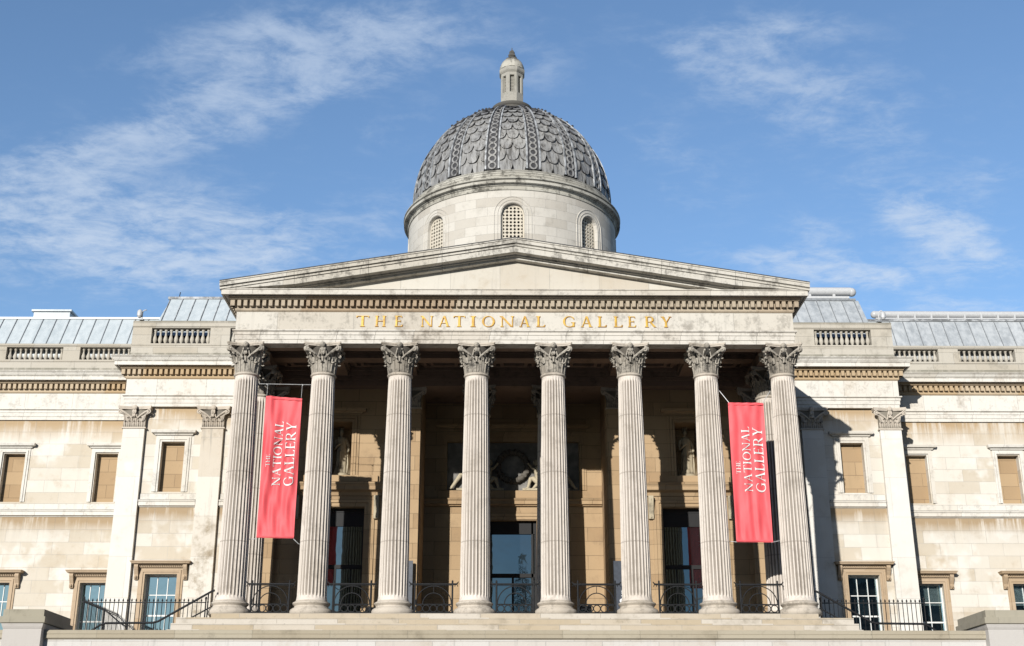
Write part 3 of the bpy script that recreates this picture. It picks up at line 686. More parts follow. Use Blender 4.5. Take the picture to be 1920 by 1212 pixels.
# ------------------------------------------------------------------ wings
def upper_frame(cx, y, hw, fo, hood, z0=6.88, z1=9.33):
    f = MB()
    for (e, o) in ((0, .04), (.10, .075), (.20, .04)):
        a = fo-e
        if a-.1 < hw-.03: continue
        f.box(cx-a, cx-a+.095, y-o, y+.02, z0, z1+(fo-hw)-e); f.box(cx+a-.095, cx+a, y-o, y+.02, z0, z1+(fo-hw)-e); f.box(cx-a+.095, cx+a-.095, y-o, y+.02, z1+(fo-hw)-e-.095, z1+(fo-hw)-e)
    zt = z1+(fo-hw)+.01
    f.sweep([(-.03,zt),(.05,zt),(.09,zt+.08),(.19,zt+.10),(.22,zt+.20),(.22,zt+.235),(-.03,zt+.27)], [(cx-hood+.2, y+.02), (cx-hood+.2, y-.05), (cx+hood-.2, y-.05), (cx+hood-.2, y+.02)])
    w = f.build('blind_window', M['wingtrim'], B)
    MB().box(cx-hw, cx+hw, y+.34, y+.38, z0, z1).build('infill', M['portal'], w); return w
def lower_window(cx, y, hw, fo, hood, cols, glass_m, blind=0.0, room=None):
    f = MB(); z1 = 2.98; zt = z1+(fo-hw)
    for (e, o) in ((0, .05), (.10, .09), (.19, .05)):
        a = fo-e; f.box(cx-a, cx-a+.095, y-o, y+.02, -1.3, zt-e); f.box(cx+a-.095, cx+a, y-o, y+.02, -1.3, zt-e); f.box(cx-a+.095, cx+a-.095, y-o, y+.02, zt-e-.095, zt-e)
    w = f.build('sash_window', M['surround'], B)
    h = MB(); h.box(cx-fo-.02, cx+fo+.02, y-.14, y+.02, zt+.004, zt+.12)
    n = int((2*fo)/.085)
    for i in range(n): h.box(cx-fo+.01+i*2*fo/n, cx-fo+.01+i*2*fo/n+.045, y-.19, y-.14, zt+.03, zt+.11)
    h.sweep([(-.02,zt+.125),(.20,zt+.125),(.20,zt+.15),(.30,zt+.16),(.33,zt+.22),(.36,zt+.25),(.36,zt+.28),(-.02,zt+.34)], [(cx-hood+.3, y+.02), (cx-hood+.3, y-.10), (cx+hood-.3, y-.10), (cx+hood-.3, y+.02)])
    h.build('hood', M['surround'], w)
    for s in (-1, 1):
        e = cx+s*(fo+.10); c = MB(); c.prismx([(y,zt+.12),(y-.30,zt+.12),(y-.32,zt+.02),(y-.24,zt-.15),(y-.14,zt-.33),(y-.18,zt-.43),(y-.12,zt-.55),(y,zt-.55)], e-.09, e+.09)
        c.torus((e, y-.16, zt-.44), .06, .03, 'x', 10, 5); c.build('bracket', M['surround'], w)
    gy = y+.42; p = MB().box(cx-hw+.05, cx+hw-.05, gy, gy+.012, -1.2, z1-.05).build('pane', glass_m, w)
    b = MB(); b.box(cx-hw, cx-hw+.07, gy-.06, gy+.05, -1.2, z1); b.box(cx+hw-.07, cx+hw, gy-.06, gy+.05, -1.2, z1); b.box(cx-hw+.07, cx+hw-.07, gy-.06, gy+.05, z1-.07, z1)
    for i in range(1, cols): x = cx-hw+2*hw*i/cols; b.box(x-.017, x+.017, gy-.035, gy-.004, -1.2, z1-.07)
    for z, t in ((2.08, .02), (1.14, .035), (.2, .02), (-.6, .02)): b.box(cx-hw+.07, cx+hw-.07, gy-.033, gy-.003, z-t, z+t)
    b.build('sash_bars', M['paintwhite'], w)
    if blind:
        q = MB(); k = int(blind/.06)
        for i in range(k): q.add([(cx-hw+.08,gy+.03,z1-.08-i*.06),(cx+hw-.08,gy+.03,z1-.08-i*.06),(cx+hw-.08,gy+.05,z1-.08-i*.06-.05),(cx-hw+.08,gy+.05,z1-.08-i*.06-.05)], [(0,1,2,3)])
        q.build('blind', M['blind'], w)
    if room: MB().box(cx-hw-.2, cx+hw+.2, gy+.9, gy+.95, -1.3, z1+.2).build('room_back', M['roomdark'], w)
NW = []
for s in (-1, 1):
    x0, x1 = sorted((s*11.62, s*18.82)); cx = s*16.37
    ops = [(cx-.555, cx+.555, 6.88, 9.33), (cx-.73, cx+.73, -1.3, 2.98)]
    w = MB().wall(x0, x1, -1.3, H0, WY, ops, .42); w.add([(s*18.82,WY,-1.3),(s*18.82,11.7,-1.3),(s*18.82,11.7,H0),(s*18.82,WY,H0)], [(0,1,2,3)])
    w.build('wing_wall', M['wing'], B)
    upper_frame(cx, WY, .555, .85, 1.06)
    lower_window(cx, WY, .73, 1.03, 1.34, 3, M['glassL'] if s < 0 else M['glassR'], room=s > 0)
    FY = 11.6; xs0, xs1 = sorted((s*18.8, s*34)); cs = [s*20.26, s*24.88, s*29.5]
    ops = []
    for c in cs: ops += [(c-.53, c+.53, 6.88, 9.33), (c-.66, c+.66, -1.3, 2.98)]
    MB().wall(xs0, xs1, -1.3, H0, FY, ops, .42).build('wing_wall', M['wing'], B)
    for i, c in enumerate(cs):
        upper_frame(c, FY, .53, .78, 1.0)
        lower_window(c, FY, .66, .90, 1.20, 3 if s < 0 else 2, M['glassL'] if s < 0 else M['glassR'], blind=(1.0, 1.0, .5)[i] if s > 0 else 0, room=s > 0)
    # string courses
    sp = [(-.15,6.14),(.03,6.14),(.05,6.18),(.14,6.20),(.14,6.36),(.19,6.42),(.19,6.46),(.03,6.52),(.03,6.78),(.0,6.80),(-.15,6.80)]
    for a, b in ((12.0, 13.94), (15.06, 17.74)):
        a, b = sorted((s*a, s*b)); MB().sweep(sp, [(a, WY), (b, WY)]).build('string_course', M['wingtrim'], B)
    MB().sweep(sp, [(xs0, FY), (xs1, FY)]).build('string_course', M['wingtrim'], B)
    # entablatures: near block steps forward of the far wing
    def ent(path):
        MB().sweep(prof_arch(back=-.3), path).build('architrave', M['wingtrim'], B)
        MB().sweep(prof_frieze(back=-.3), path).build('frieze', M['wingtrim'], B)
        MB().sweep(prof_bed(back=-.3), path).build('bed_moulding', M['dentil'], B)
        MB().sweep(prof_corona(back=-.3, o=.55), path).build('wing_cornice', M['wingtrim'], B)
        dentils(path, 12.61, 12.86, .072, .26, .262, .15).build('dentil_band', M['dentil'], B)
    ny, fy = WY-.2, FY-.1; cxn = s*18.86
    if s < 0: ent([(cxn, fy+.05), (cxn, ny), (-11.9, ny)]); ent([(-34, fy), (cxn+.3, fy)])
    else: ent([(11.9, ny), (cxn, ny), (cxn, fy+.05)]); ent([(cxn-.3, fy), (34, fy)])
    # parapets with balusters
    def parapet(x0, x1, y, zb0, zb1, ztop, spans, ret=None):
        p = MB(); x0, x1 = sorted((x0, x1))
        p.box(x0, x1, y, y+.5, 13.48, zb0-.09); p.box(x0, x1, y-.04, y+.54, 13.44, 13.80)
        p.box(x0, x1, y-.03, y+.53, zb0-.088, zb0)
        p.sweep([(-.25,zb1),(.0,zb1),(.03,zb1+.05),(.06,zb1+.07),(.06,ztop-.06),(.03,ztop),(-.25,ztop+.02)], [(x0, y), (x1, y)]); p.box(x0, x1, y+.25, y+.52, zb1+.001, ztop)
        sp_ = sorted([tuple(sorted(q)) for q in spans]); cur = x0
        for a, b in sp_+[(x1, x1)]:
            if a > cur: p.box(cur, a, y-.002, y+.5, zb0-.001, zb1+.002)
            cur = b
        o = p.build('parapet', M['parapet'], B)
        h = zb1-zb0; bp = [(.085,0),(.085,.07),(.05,.09),(.06,.12),(.105,.25),(.112,.34),(.085,.48),(.05,.62),(.045,.74),(.07,.80),(.05,.84),(.085,.90),(.085,1)]
        bm_ = MB().lathe([(r, z*h) for r, z in bp], 12); proto = None
        for a, b in sp_:
            n = max(1, round((b-a)/.262))
            for i in range(n):
                x = a+(b-a)*(i+.5)/n
                if abs(x) > 27: continue
                if proto is None: proto = bm_.build('baluster', M['parapet'], o, 40, (x, y+.22, zb0))
                else: dup(proto, o, (x, y+.22, zb0))
        return o
    if s < 0:
        parapet(-18.84, -11.7, 8.95, 14.25, 15.07, 15.44, [(-17.9,-15.0),(-14.02,-12.2)])
        parapet(-34, -18.3, 11.4, 14.2, 14.88, 15.06, [(-25.95,-23.06),(-22.19,-19.1)])
    else:
        parapet(11.7, 18.84, 8.95, 14.25, 15.07, 15.44, [(14.96,17.8)])
        parapet(18.3, 34, 11.4, 14.2, 14.88, 15.06, [(19.1,21.94),(22.96,25.9)])
    # return of the near parapet
    MB().box(min(s*18.34, s*18.84), max(s*18.34, s*18.84), 9.46, 12.0, 13.5, 15.40).build('parapet_return', M['parapet'], B)
    # mansard roofs in zinc
    zm = M['zincL'] if s < 0 else M['zincR']
    r = MB(); yb, yt = 9.9, 12.0
    P8 = [(s*18.30,yb,15.0),(s*12.0,yb,15.0),(s*12.0,yt,17.78),(s*17.95 if s < 0 else s*18.25,yt,17.78),(s*18.30,16,15.0),(s*17.95 if s < 0 else s*18.25,16,17.78),(s*12.0,16,17.78)]
    r.add(P8, [(0,1,2,3),(0,3,5,4),(3,2,6,5)]); ro = r.build('mansard_roof', zm, B)
    MB().box(min(s*12, s*18.28), max(s*12, s*18.28), 9.95, 10.0, 13.5, 15.02).build('roof_base', M['roomdark'], ro)
    sm_ = MB()
    for i in range(10):
        x = 18.0-i*.66; xt = x+(-.02 if s < 0 else .0); 
        sm_.tube([(s*x, yb-.03, 15.0), (s*xt, yt-.03, 17.80)], .022, 4)
    sm_.box(min(s*12, s*18.1), max(s*12, s*18.1), yt-.07, yt+.2, 17.76, 17.88); sm_.build('roof_seam', M['seam'] if s > 0 else M['leadlight'], ro)
    MB().box(min(s*18, s*34), max(s*18, s*34), 11.95, 12.0, 14.5, 14.93).build('roof_skirt', zm, B); MB().box(min(s*18, s*34), max(s*18, s*34), 11.96, 12.0, 13.5, 14.49).build('roof_base', M['roomdark'], B)
    r = MB(); r.add([(s*17.9,11.95,14.9),(s*34,11.95,14.9),(s*34,13.3,17.1),(s*17.9,13.3,17.1),(s*17.9,30,17.1),(s*34,30,17.1)], [(0,1,2,3),(3,2,5,4)]); ro = r.build('mansard_roof', zm, B)
    sm_ = MB(); x = 18.7
    while x < 33: sm_.tube([(s*x, 11.93, 14.9), (s*(x+(.0 if s < 0 else .1)), 13.28, 17.12)], .022, 4); x += .70
    sm_.build('roof_seam', M['seam'], ro)
    MB().box(min(s*18, s*34), max(s*18, s*34), 13.24, 13.4, 17.1, 17.2).build('roof_ridge', M['white' if s < 0 else 'leadlight'], ro)
# white rooftop plant on the right, box on the left
v = MB(); v.tube([(12.2,13.2,18.75),(18.25,13.2,18.75)], .24, 12); v.ball((18.3,13.2,18.72), .25); v.box(12.2, 18.1, 13.0, 13.4, 18.30, 18.42)
for x in (13.2, 14.6, 16.0, 17.3): v.box(x-.07, x+.07, 13.05, 13.3, 17.8, 18.6)
v.build('roof_duct', M['white'], B, 40)
v = MB(); v.tube([(19.6,13.8,17.66),(34,13.8,17.66)], .20, 12); v.ball((19.6,13.8,17.66), .21); v.box(19.6, 34, 13.6, 14.0, 17.35, 17.42)
x = 19.9
while x < 33: v.box(x-.05, x+.05, 13.55, 13.8, 17.1, 17.6); x += .9
v.build('roof_duct', M['white'], B, 40)
v = MB(); v.prismx([(14.0,17.1),(14.0,17.75),(15.6,17.85),(15.6,17.1)], -25.85, -23.9); v.box(-25.95, -23.8, 13.9, 15.7, 17.78, 17.88); v.build('roof_hatch', M['zincL'], B)
MB().tube([(-17.55,12.0,17.8),(-17.5,12.0,18.15)], .025, 6).build('lightning_rod', M['black'], B)

# ------------------------------------------------------------------ dome
DC = (0, 16, 0)
def cylmap(theta, r, z): return (r*sin(theta), 16-r*cos(theta), z)   # theta 0 faces the front
dr = MB(); DR = 5.88; seg = 144; wz0, wzs = 19.4, 21.9; hwA = .105; WA = [k*pi/4 for k in range(8)]
# drum shell with real openings: columns of quads, arches cut by moving the vertices
def wing_top(th):
    for a in WA:
        d = (th-a+pi) % (2*pi)-pi
        if abs(d) < hwA-1e-6: return wzs+DR*sqrt(max(0, hwA*hwA-d*d))
    return None
ths = []
for a in WA:
    for i in range(17): ths.append(a-hwA+2*hwA*i/16)
    for i in range(1, 14): ths.append(a+hwA+(pi/4-2*hwA)*i/14)
n = len(ths)
for i in range(n):
    a, b = ths[i], ths[(i+1) % n]; mid = (a+((b-a) % (2*pi))/2)
    top = wing_top(mid)
    if top is None:
        dr.add([cylmap(a,DR,16),cylmap(b,DR,16),cylmap(b,DR,23.4),cylmap(a,DR,23.4)], [(0,1,2,3)])
    else:
        ta = wing_top(a) or wzs; tb = wing_top(b) or wzs
        dr.add([cylmap(a,DR,ta),cylmap(b,DR,tb),cylmap(b,DR,23.4),cylmap(a,DR,23.4),cylmap(a,DR-.35,ta),cylmap(b,DR-.35,tb)], [(0,1,2,3),(0,4,5,1)])
        dr.add([cylmap(a,DR,16),cylmap(b,DR,16),cylmap(b,DR,wz0),cylmap(a,DR,wz0),cylmap(a,DR-.35,wz0),cylmap(b,DR-.35,wz0)], [(0,1,2,3),(3,2,5,4)])
for a in WA:
    for q in (a-hwA, a+hwA): dr.add([cylmap(q,DR,wz0),cylmap(q,DR-.35,wz0),cylmap(q,DR-.35,wzs),cylmap(q,DR,wzs)], [(0,1,2,3)])
drum = dr.build('dome_drum', M['drum'], B, 30, norm=False)
# raised arch mouldings and pierced grilles
am = MB()
for rr, w_, o in ((.80,.028,.05),(.98,.035,.06),(.66,.03,.03)):
    pts = [(-rr, wz0-.2), (-rr, wzs)]+[(-rr*cos(pi*i/16), wzs+rr*sin(pi*i/16)) for i in range(17)]+[(rr, wzs-.01), (rr, wz0-.2)]
    am.tube([(x, -DR*cos(x/DR)-.0, z) for x, z in pts], w_, 6)
am = am.build('arch_moulding', M['drum'], drum, 40)
gr = MB(); GW = .60
# pierced panel: grid of holes (small round) alternating with cross shaped ones
def grille(m, hw, z0, zs, cell=.197, y=0, thick=.08):
    nx = int(round(2*hw/cell)); cw = 2*hw/nx; z = z0; row = 0
    while z+cw < zs+hw:
        for i in range(nx):
            cx = -hw+(i+.5)*cw; cz = z+cw/2
            if cz > zs and (cx*cx+(cz-zs)**2) > (hw-.02)**2: continue
            big = (row % 2 == 1 and i % 2 == 1)
            N = 12; outer = []; inner = []
            for j in range(N):
                a = 2*pi*(j+.5)/N; k = max(abs(cos(a)), abs(sin(a))); outer.append((cx+cos(a)/k*cw/2, cz+sin(a)/k*cw/2))
                rr = (.54*cw*(.72+.28*cos(4*a))) if big else .33*cw
                inner.append((cx+rr*cos(a), cz+rr*sin(a)))
            vs = [(x, y, zz) for x, zz in outer]+[(x, y, zz) for x, zz in inner]+[(x, y+thick, zz) for x, zz in inner]
            m.add(vs, [(j, (j+1) % N, N+(j+1) % N, N+j) for j in range(N)]+[(N+j, N+(j+1) % N, 2*N+(j+1) % N, 2*N+j) for j in range(N)])
        z += cw; row += 1
grille(gr, .60, wz0, wzs, .2)
# solid rim follows the arch
pts = [(-.60, wz0), (-.60, wzs)]+[(-.60*cos(pi*i/14), wzs+.60*sin(pi*i/14)) for i in range(15)]+[(.60, wz0)]
for (x0, z0), (x1, z1) in zip(pts[:-1], pts[1:]):
    gr.add([(x0,-.005,z0),(x1,-.005,z1),(x1*.86,-.005,wzs+(z1-wzs)*(.86 if z1 > wzs else 1)),(x0*.86,-.005,wzs+(z0-wzs)*(.86 if z0 > wzs else 1))], [(0,1,2,3)])
gr.xf(lambda v: (v.x, v.y-DR+.22, v.z)); gr = gr.build('window_grille', M['grille'], drum)
am.location = (0,16,0); gr.location = (0,16,0)
for a in WA[1:]:
    dup(am, drum, (0,16,0), (0,0,a)); dup(gr, drum, (0,16,0), (0,0,a))
MB().lathe([(DR-1.0,15.5),(DR-1.0,23.3)], 48, DC).build('drum_core', M['roomdark'], drum, 40)
dcn = MB().lathe([(5.6,23.27),(5.93,23.27),(5.95,23.34),(5.91,23.36),(5.93,23.47),(5.99,23.50),(6.00,23.56),(6.17,23.58),(6.17,23.74),(6.12,23.75),(6.12,23.79),(6.19,23.83),(6.19,23.88),(6.02,23.92),(6.02,24.06),(5.97,24.07),(5.97,24.10),(5.92,24.11),(5.92,24.25),(5.87,24.26),(5.84,24.38),(5.78,24.42),(5.72,24.55),(5.5,24.6)], 96, DC)
dcn.build('drum_cornice', M['drumcorn'], B, 35)
# lead dome shell: ellipsoid
DA, DB, DZ = 5.55, 5.76, 24.93
def dp(th, ph, off=0.0):
    """th azimuth from the front, ph latitude (0 = springing)"""
    r = DA*cos(ph); z = DZ+DB*sin(ph); nx = cos(ph)/DA; nz = sin(ph)/DB; l = sqrt(nx*nx+nz*nz)
    r += off*nx/l; z += off*nz/l
    return cylmap(th, r, z)
prof = [(5.60,24.3),(5.62,24.45),(5.60,24.6),(5.57,24.65),(5.55,24.7)]
prof += [(DA*cos(radians(p)), DZ+DB*sin(radians(p))) for p in range(0, 84, 3)]
dome = MB().lathe(prof, 96, DC).build('dome', M['leaddark'], B, 40)
PHT = radians(76); rows = 15; phs = []
# scale rows shrink upward in proportion to the circumference
ph = radians(-2.5); 
while ph < PHT and len(phs) < 40:
    phs.append(ph); ph += radians(7.1)*max(.28, cos(max(ph, 0)))**.85
sc = MB(); tips = MB(); RW = pi/8
for p16 in range(16):
    c = p16*RW; hwp = RW/2-.068                       # half width of the panel between ribs
    for r, ph in enumerate(phs):
        hp = (phs[r+1]-ph) if r+1 < len(phs) else radians(2.4)
        cen = (-.5, .5) if r % 2 == 0 else (-1, 0, 1)
        lim = hwp
        for q in cen:
            tc = q*hwp; hw = hwp/2*(.985 if r % 2 == 0 else .97); N = 8; b = len(sc.v); pts = []
            j = random.uniform(-.01, .014)
            top = ph+hp*1.30; gapv = .0
            for i in range(N+1):
                u = -1+2*i/N; t = tc+u*hw; t = max(-lim, min(lim, t))
                low = ph-hp*.62*sqrt(max(0, 1-abs(u)**2.2))+hp*.28
                off = .13+j*1.5
                th = c+t
                pts.append((dp(th, low, off), dp(th, low, .0), dp(th, low+(top-low)*.45, .085+j), dp(th, top, .012)))
            vs = [x for p in pts for x in p]
            sc.add(vs, [(i*4+k, (i+1)*4+k, (i+1)*4+k2, i*4+k2) for i in range(N) for k, k2 in ((0,2),(2,3))])
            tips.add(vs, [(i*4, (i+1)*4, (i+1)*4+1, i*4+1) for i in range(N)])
ls_ = sc.build('lead_scales', M['lead'], dome, 30, norm=False); tips.build('scale_shadow_edges', M['leaddark'], dome, 30, norm=False)  # tip faces coloured dark to paint the shadow line below each scale
# ribs with chain pattern
def rib():
    ob = MB(); hw = .068; n = 30
    strip = lambda a0, a1, off, p0=-.045, p1=PHT: ob.add([dp(a, p0+(p1-p0)*i/n, o) for i in range(n+1) for a, o in ((a0,0),(a0,off),(a1,off),(a1,0))], [(i*4+k, (i+1)*4+k, (i+1)*4+k+1, i*4+k+1) for i in range(n) for k in range(3)])
    return ob, strip
N_ = 30; p0 = -.045
def strip(a0f, a1f, off):
    ob = MB(); vs = []
    for i in range(N_+1):
        p = p0+(PHT-p0)*i/N_; 
        for a, o in ((a0f(p),0),(a0f(p),off),(a1f(p),off),(a1f(p),0)): vs.append(Vector(dp(a, p, o))-Vector(DC))
    ob.add(vs, [(i*4+k, (i+1)*4+k, (i+1)*4+k+1, i*4+k+1) for i in range(N_) for k in range(3)]); return ob
base = strip(lambda p: -.060, lambda p: .060, .09)
rb = base.build('rib', M['leaddark'], dome)
ed = strip(lambda p: -.071, lambda p: -.055, .16); e2 = strip(lambda p: .055, lambda p: .071, .16); ed.add(e2.v, e2.f); ed.build('rib_edge', M['leadlight'], rb)
ch = MB(); p = radians(-.5); i = 0
while p < radians(72):
    rr = .042*DA*max(.25, cos(p))
    cpt = Vector(dp(0, p, .12))-Vector(DC); up = (Vector(dp(0, p+.01))-Vector(dp(0, p))).normalized(); side = Vector((1,0,0)); K = 12; b = []
    for j in range(K):
        a = 2*pi*j/K
        for q in (1.0, .62): b.append(cpt+(side*cos(a)+up*sin(a))*rr*q)
    nrm = side.cross(up).normalized()
    if nrm.y > 0: nrm = -nrm
    vs = [v+nrm*.0 for v in b]+[v-nrm*.05 for v in b]
    ch.add(vs, [(2*j, 2*((j+1) % K), 2*((j+1) % K)+1, 2*j+1) for j in range(K)]+[(2*j, 2*((j+1) % K), 2*K+2*((j+1) % K), 2*K+2*j) for j in range(K)]+[(2*j+1, 2*((j+1) % K)+1, 2*K+2*((j+1) % K)+1, 2*K+2*j+1) for j in range(K)])
    p += rr*1.75/DB
ch.build('rib_chain', M['lead'], rb)
rb.parent = dome; rb.location = DC; rb.rotation_euler = (0,0,RW/2)
for k in range(1, 16): dup(rb, dome, DC, (0,0,RW/2+k*RW))
cr = MB()
for k in range(16):
    for ph_ in (44, 49, 54, 58, 62, 65.5, 69, 72.5):
        cr.ball(dp(RW/2+k*RW, radians(ph_), .17), .085, (1,1,.8), 8, 5)
cr.build('rib_knob', M['leaddark'], dome, 60)
# lantern
lt = MB(); LR = lambda r, n=8: [(r*cos(pi/8+i*pi/4), 16+r*sin(pi/8+i*pi/4)) for i in range(n)]
MB().lathe([(1.36,30.3),(1.30,30.6),(1.20,30.62),(1.16,30.72),(1.20,30.78),(1.15,30.84),(1.13,31.12),(1.19,31.17),(1.21,31.24),(1.21,31.34),(1.07,31.40),(.6,31.44)], 48, DC, rf=lambda r, z, a: r*(1+.02*sin(24*a))).build('lantern_plinth', M['finial'], B, 35)
oc = MB(); p8 = LR(.73)
def octring(m, prof):
    vs = []; 
    for r, z in prof: vs += [(x, y, z) for x, y in LR(r)]
    m.add(vs, [(j*8+i, j*8+(i+1) % 8, (j+1)*8+(i+1) % 8, (j+1)*8+i) for j in range(len(prof)-1) for i in range(8)])
octring(oc, [(.76,31.25),(.76,31.42),(.71,31.5),(.71,32.25),(.5,32.25)])
for i in range(8):                                    # eight corner piers, openings between
    a = pi/8+i*pi/4; x, y = .665*cos(a), 16+.665*sin(a); d = Vector((cos(a), sin(a))); tt = Vector((-sin(a), cos(a)))
    q = [Vector((x, y))+d*.045, Vector((x, y))+d*.0+tt*.125, Vector((x, y))-d*.16+tt*.10, Vector((x, y))-d*.16-tt*.10, Vector((x, y))-tt*.125]
    oc.prismz([(v.x, v.y) for v in q], 32.2, 33.45)
octring(oc, [(.45,33.40),(.70,33.40),(.70,33.60),(.73,33.62),(.79,33.70),(.81,33.76),(.81,33.88),(.74,33.98),(.6,34.0)])
lan = oc.build('lantern', M['lantern'], B)
gg = MB(); grille(gg, .20, 32.3, 34.5, .10, thick=.05)
gg.v = [(x, y, min(z, 33.42)) for x, y, z in gg.v]; gg.xf(lambda v: (v.x, v.y-.50, v.z)); gq = gg.build('lantern_grille', M['lantern'], lan); gq.location = DC
for k in range(1, 8): dup(gq, lan, DC, (0,0,k*pi/4))
MB().lathe([(.40,32.1),(.40,33.5)], 16, DC).build('lantern_core', M['roomdark'], lan)
MB().lathe([(.72*cos(t*pi/2/8), 33.98+.88*sin(t*pi/2/8)) for t in range(8)]+[(.14,34.9)], 48, DC, rf=lambda r, z, a: r*(1+.035*abs(sin(12*a)))).build('lantern_dome', M['drumcorn'], lan, 40)
MB().lathe([(.34,34.78),(.34,34.84),(.16,34.88),(.12,34.94),(.20,34.99),(.23,35.06),(.18,35.16),(.13,35.2),(.17,35.27),(.12,35.38),(.03,35.46),(.02,35.62),(.0,35.64)], 16, DC, rf=lambda r, z, a: r*(1+.12*sin(6*a))).build('finial', M['finial'], lan, 50)

# ------------------------------------------------------------------ relief in the middle recess
rl = MB(); ry = 9.16
def twist(m, c, R, r, n=64):
    b = len(m.v); m.torus(c, R, r, 'y', n, 8)
    for i in range(b, len(m.v)):
        x, y, z = m.v[i]; a = atan2(z-c[2], x-c[0]); k = 1+.10*sin(a*22+y*30); m.v[i] = (c[0]+(x-c[0])*(1+.05*sin(a*22+y*40)), y+.03*sin(a*26), c[2]+(z-c[2])*(1+.05*sin(a*22+y*40)))
twist(rl, (-.02, ry-.02, 8.12), .70, .14)
rl.build('wreath_relief', M['bell'], B, 50)
def limb(m, pts, rads, n=8): m.tube(pts, rads, n)
def relief_figure(s):
    m = MB(); y = ry-.06
    X = lambda x: s*x
    limb(m, [(X(1.30),y,7.10),(X(1.28),y-.05,7.40),(X(1.22),y-.06,7.75),(X(1.15),y-.05,7.98),(X(1.12),y-.05,8.10)], [.20,.24,.21,.17,.07])   # torso
    m.ball((X(1.08),y-.06,8.28), .125, (.9,1,1.15)); m.ball((X(1.10),y-.03,8.32), .13, (1,1,1))
    limb(m, [(X(1.28),y-.1,7.22),(X(.92),y-.16,7.52),(X(.84),y-.14,7.50),(X(.70),y-.1,7.05)], [.14,.11,.10,.055]); limb(m, [(X(.70),y-.1,7.04),(X(.55),y-.14,7.0)], [.06,.04])
    limb(m, [(X(1.32),y-.06,7.15),(X(2.25),y-.12,7.66),(X(2.5),y-.1,7.66),(X(2.95),y-.08,7.04)], [.17,.13,.12,.07]); limb(m, [(X(2.95),y-.08,7.04),(X(3.08),y-.1,7.02)], [.06,.04])
    limb(m, [(X(1.18),y-.1,7.95),(X(.92),y-.14,8.0),(X(.72),y-.1,8.25)], [.075,.06,.045]); limb(m, [(X(1.2),y-.08,7.95),(X(1.45),y-.12,7.6),(X(1.55),y-.12,7.3)], [.075,.06,.045])
    for k in range(6):                    # wing feathers
        a = .35+k*.16; limb(m, [(X(1.30),y+.02,7.85),(X(1.30+.45*cos(a)),y+.0,7.85+.32*sin(a)),(X(1.30+.85*cos(a-.2)),y+.02,7.85+.6*sin(a-.25))], [.07,.08,.03], 6)
    for k in range(4): limb(m, [(X(1.2+k*.12),y-.08,7.3),(X(1.05+k*.2),y-.14,7.12),(X(.9+k*.28),y-.1,6.98)], [.09,.08,.04], 6)   # drapery
    m.box(min(X(.45), X(2.7)), max(X(.45), X(2.7)), y-.15, y+.15, 6.93, 7.03)
    return m
relief_figure(-1).build('winged_figure_relief', M['statue'], B, 60)
relief_figure(1).build('winged_figure_relief', M['statue'], B, 60)

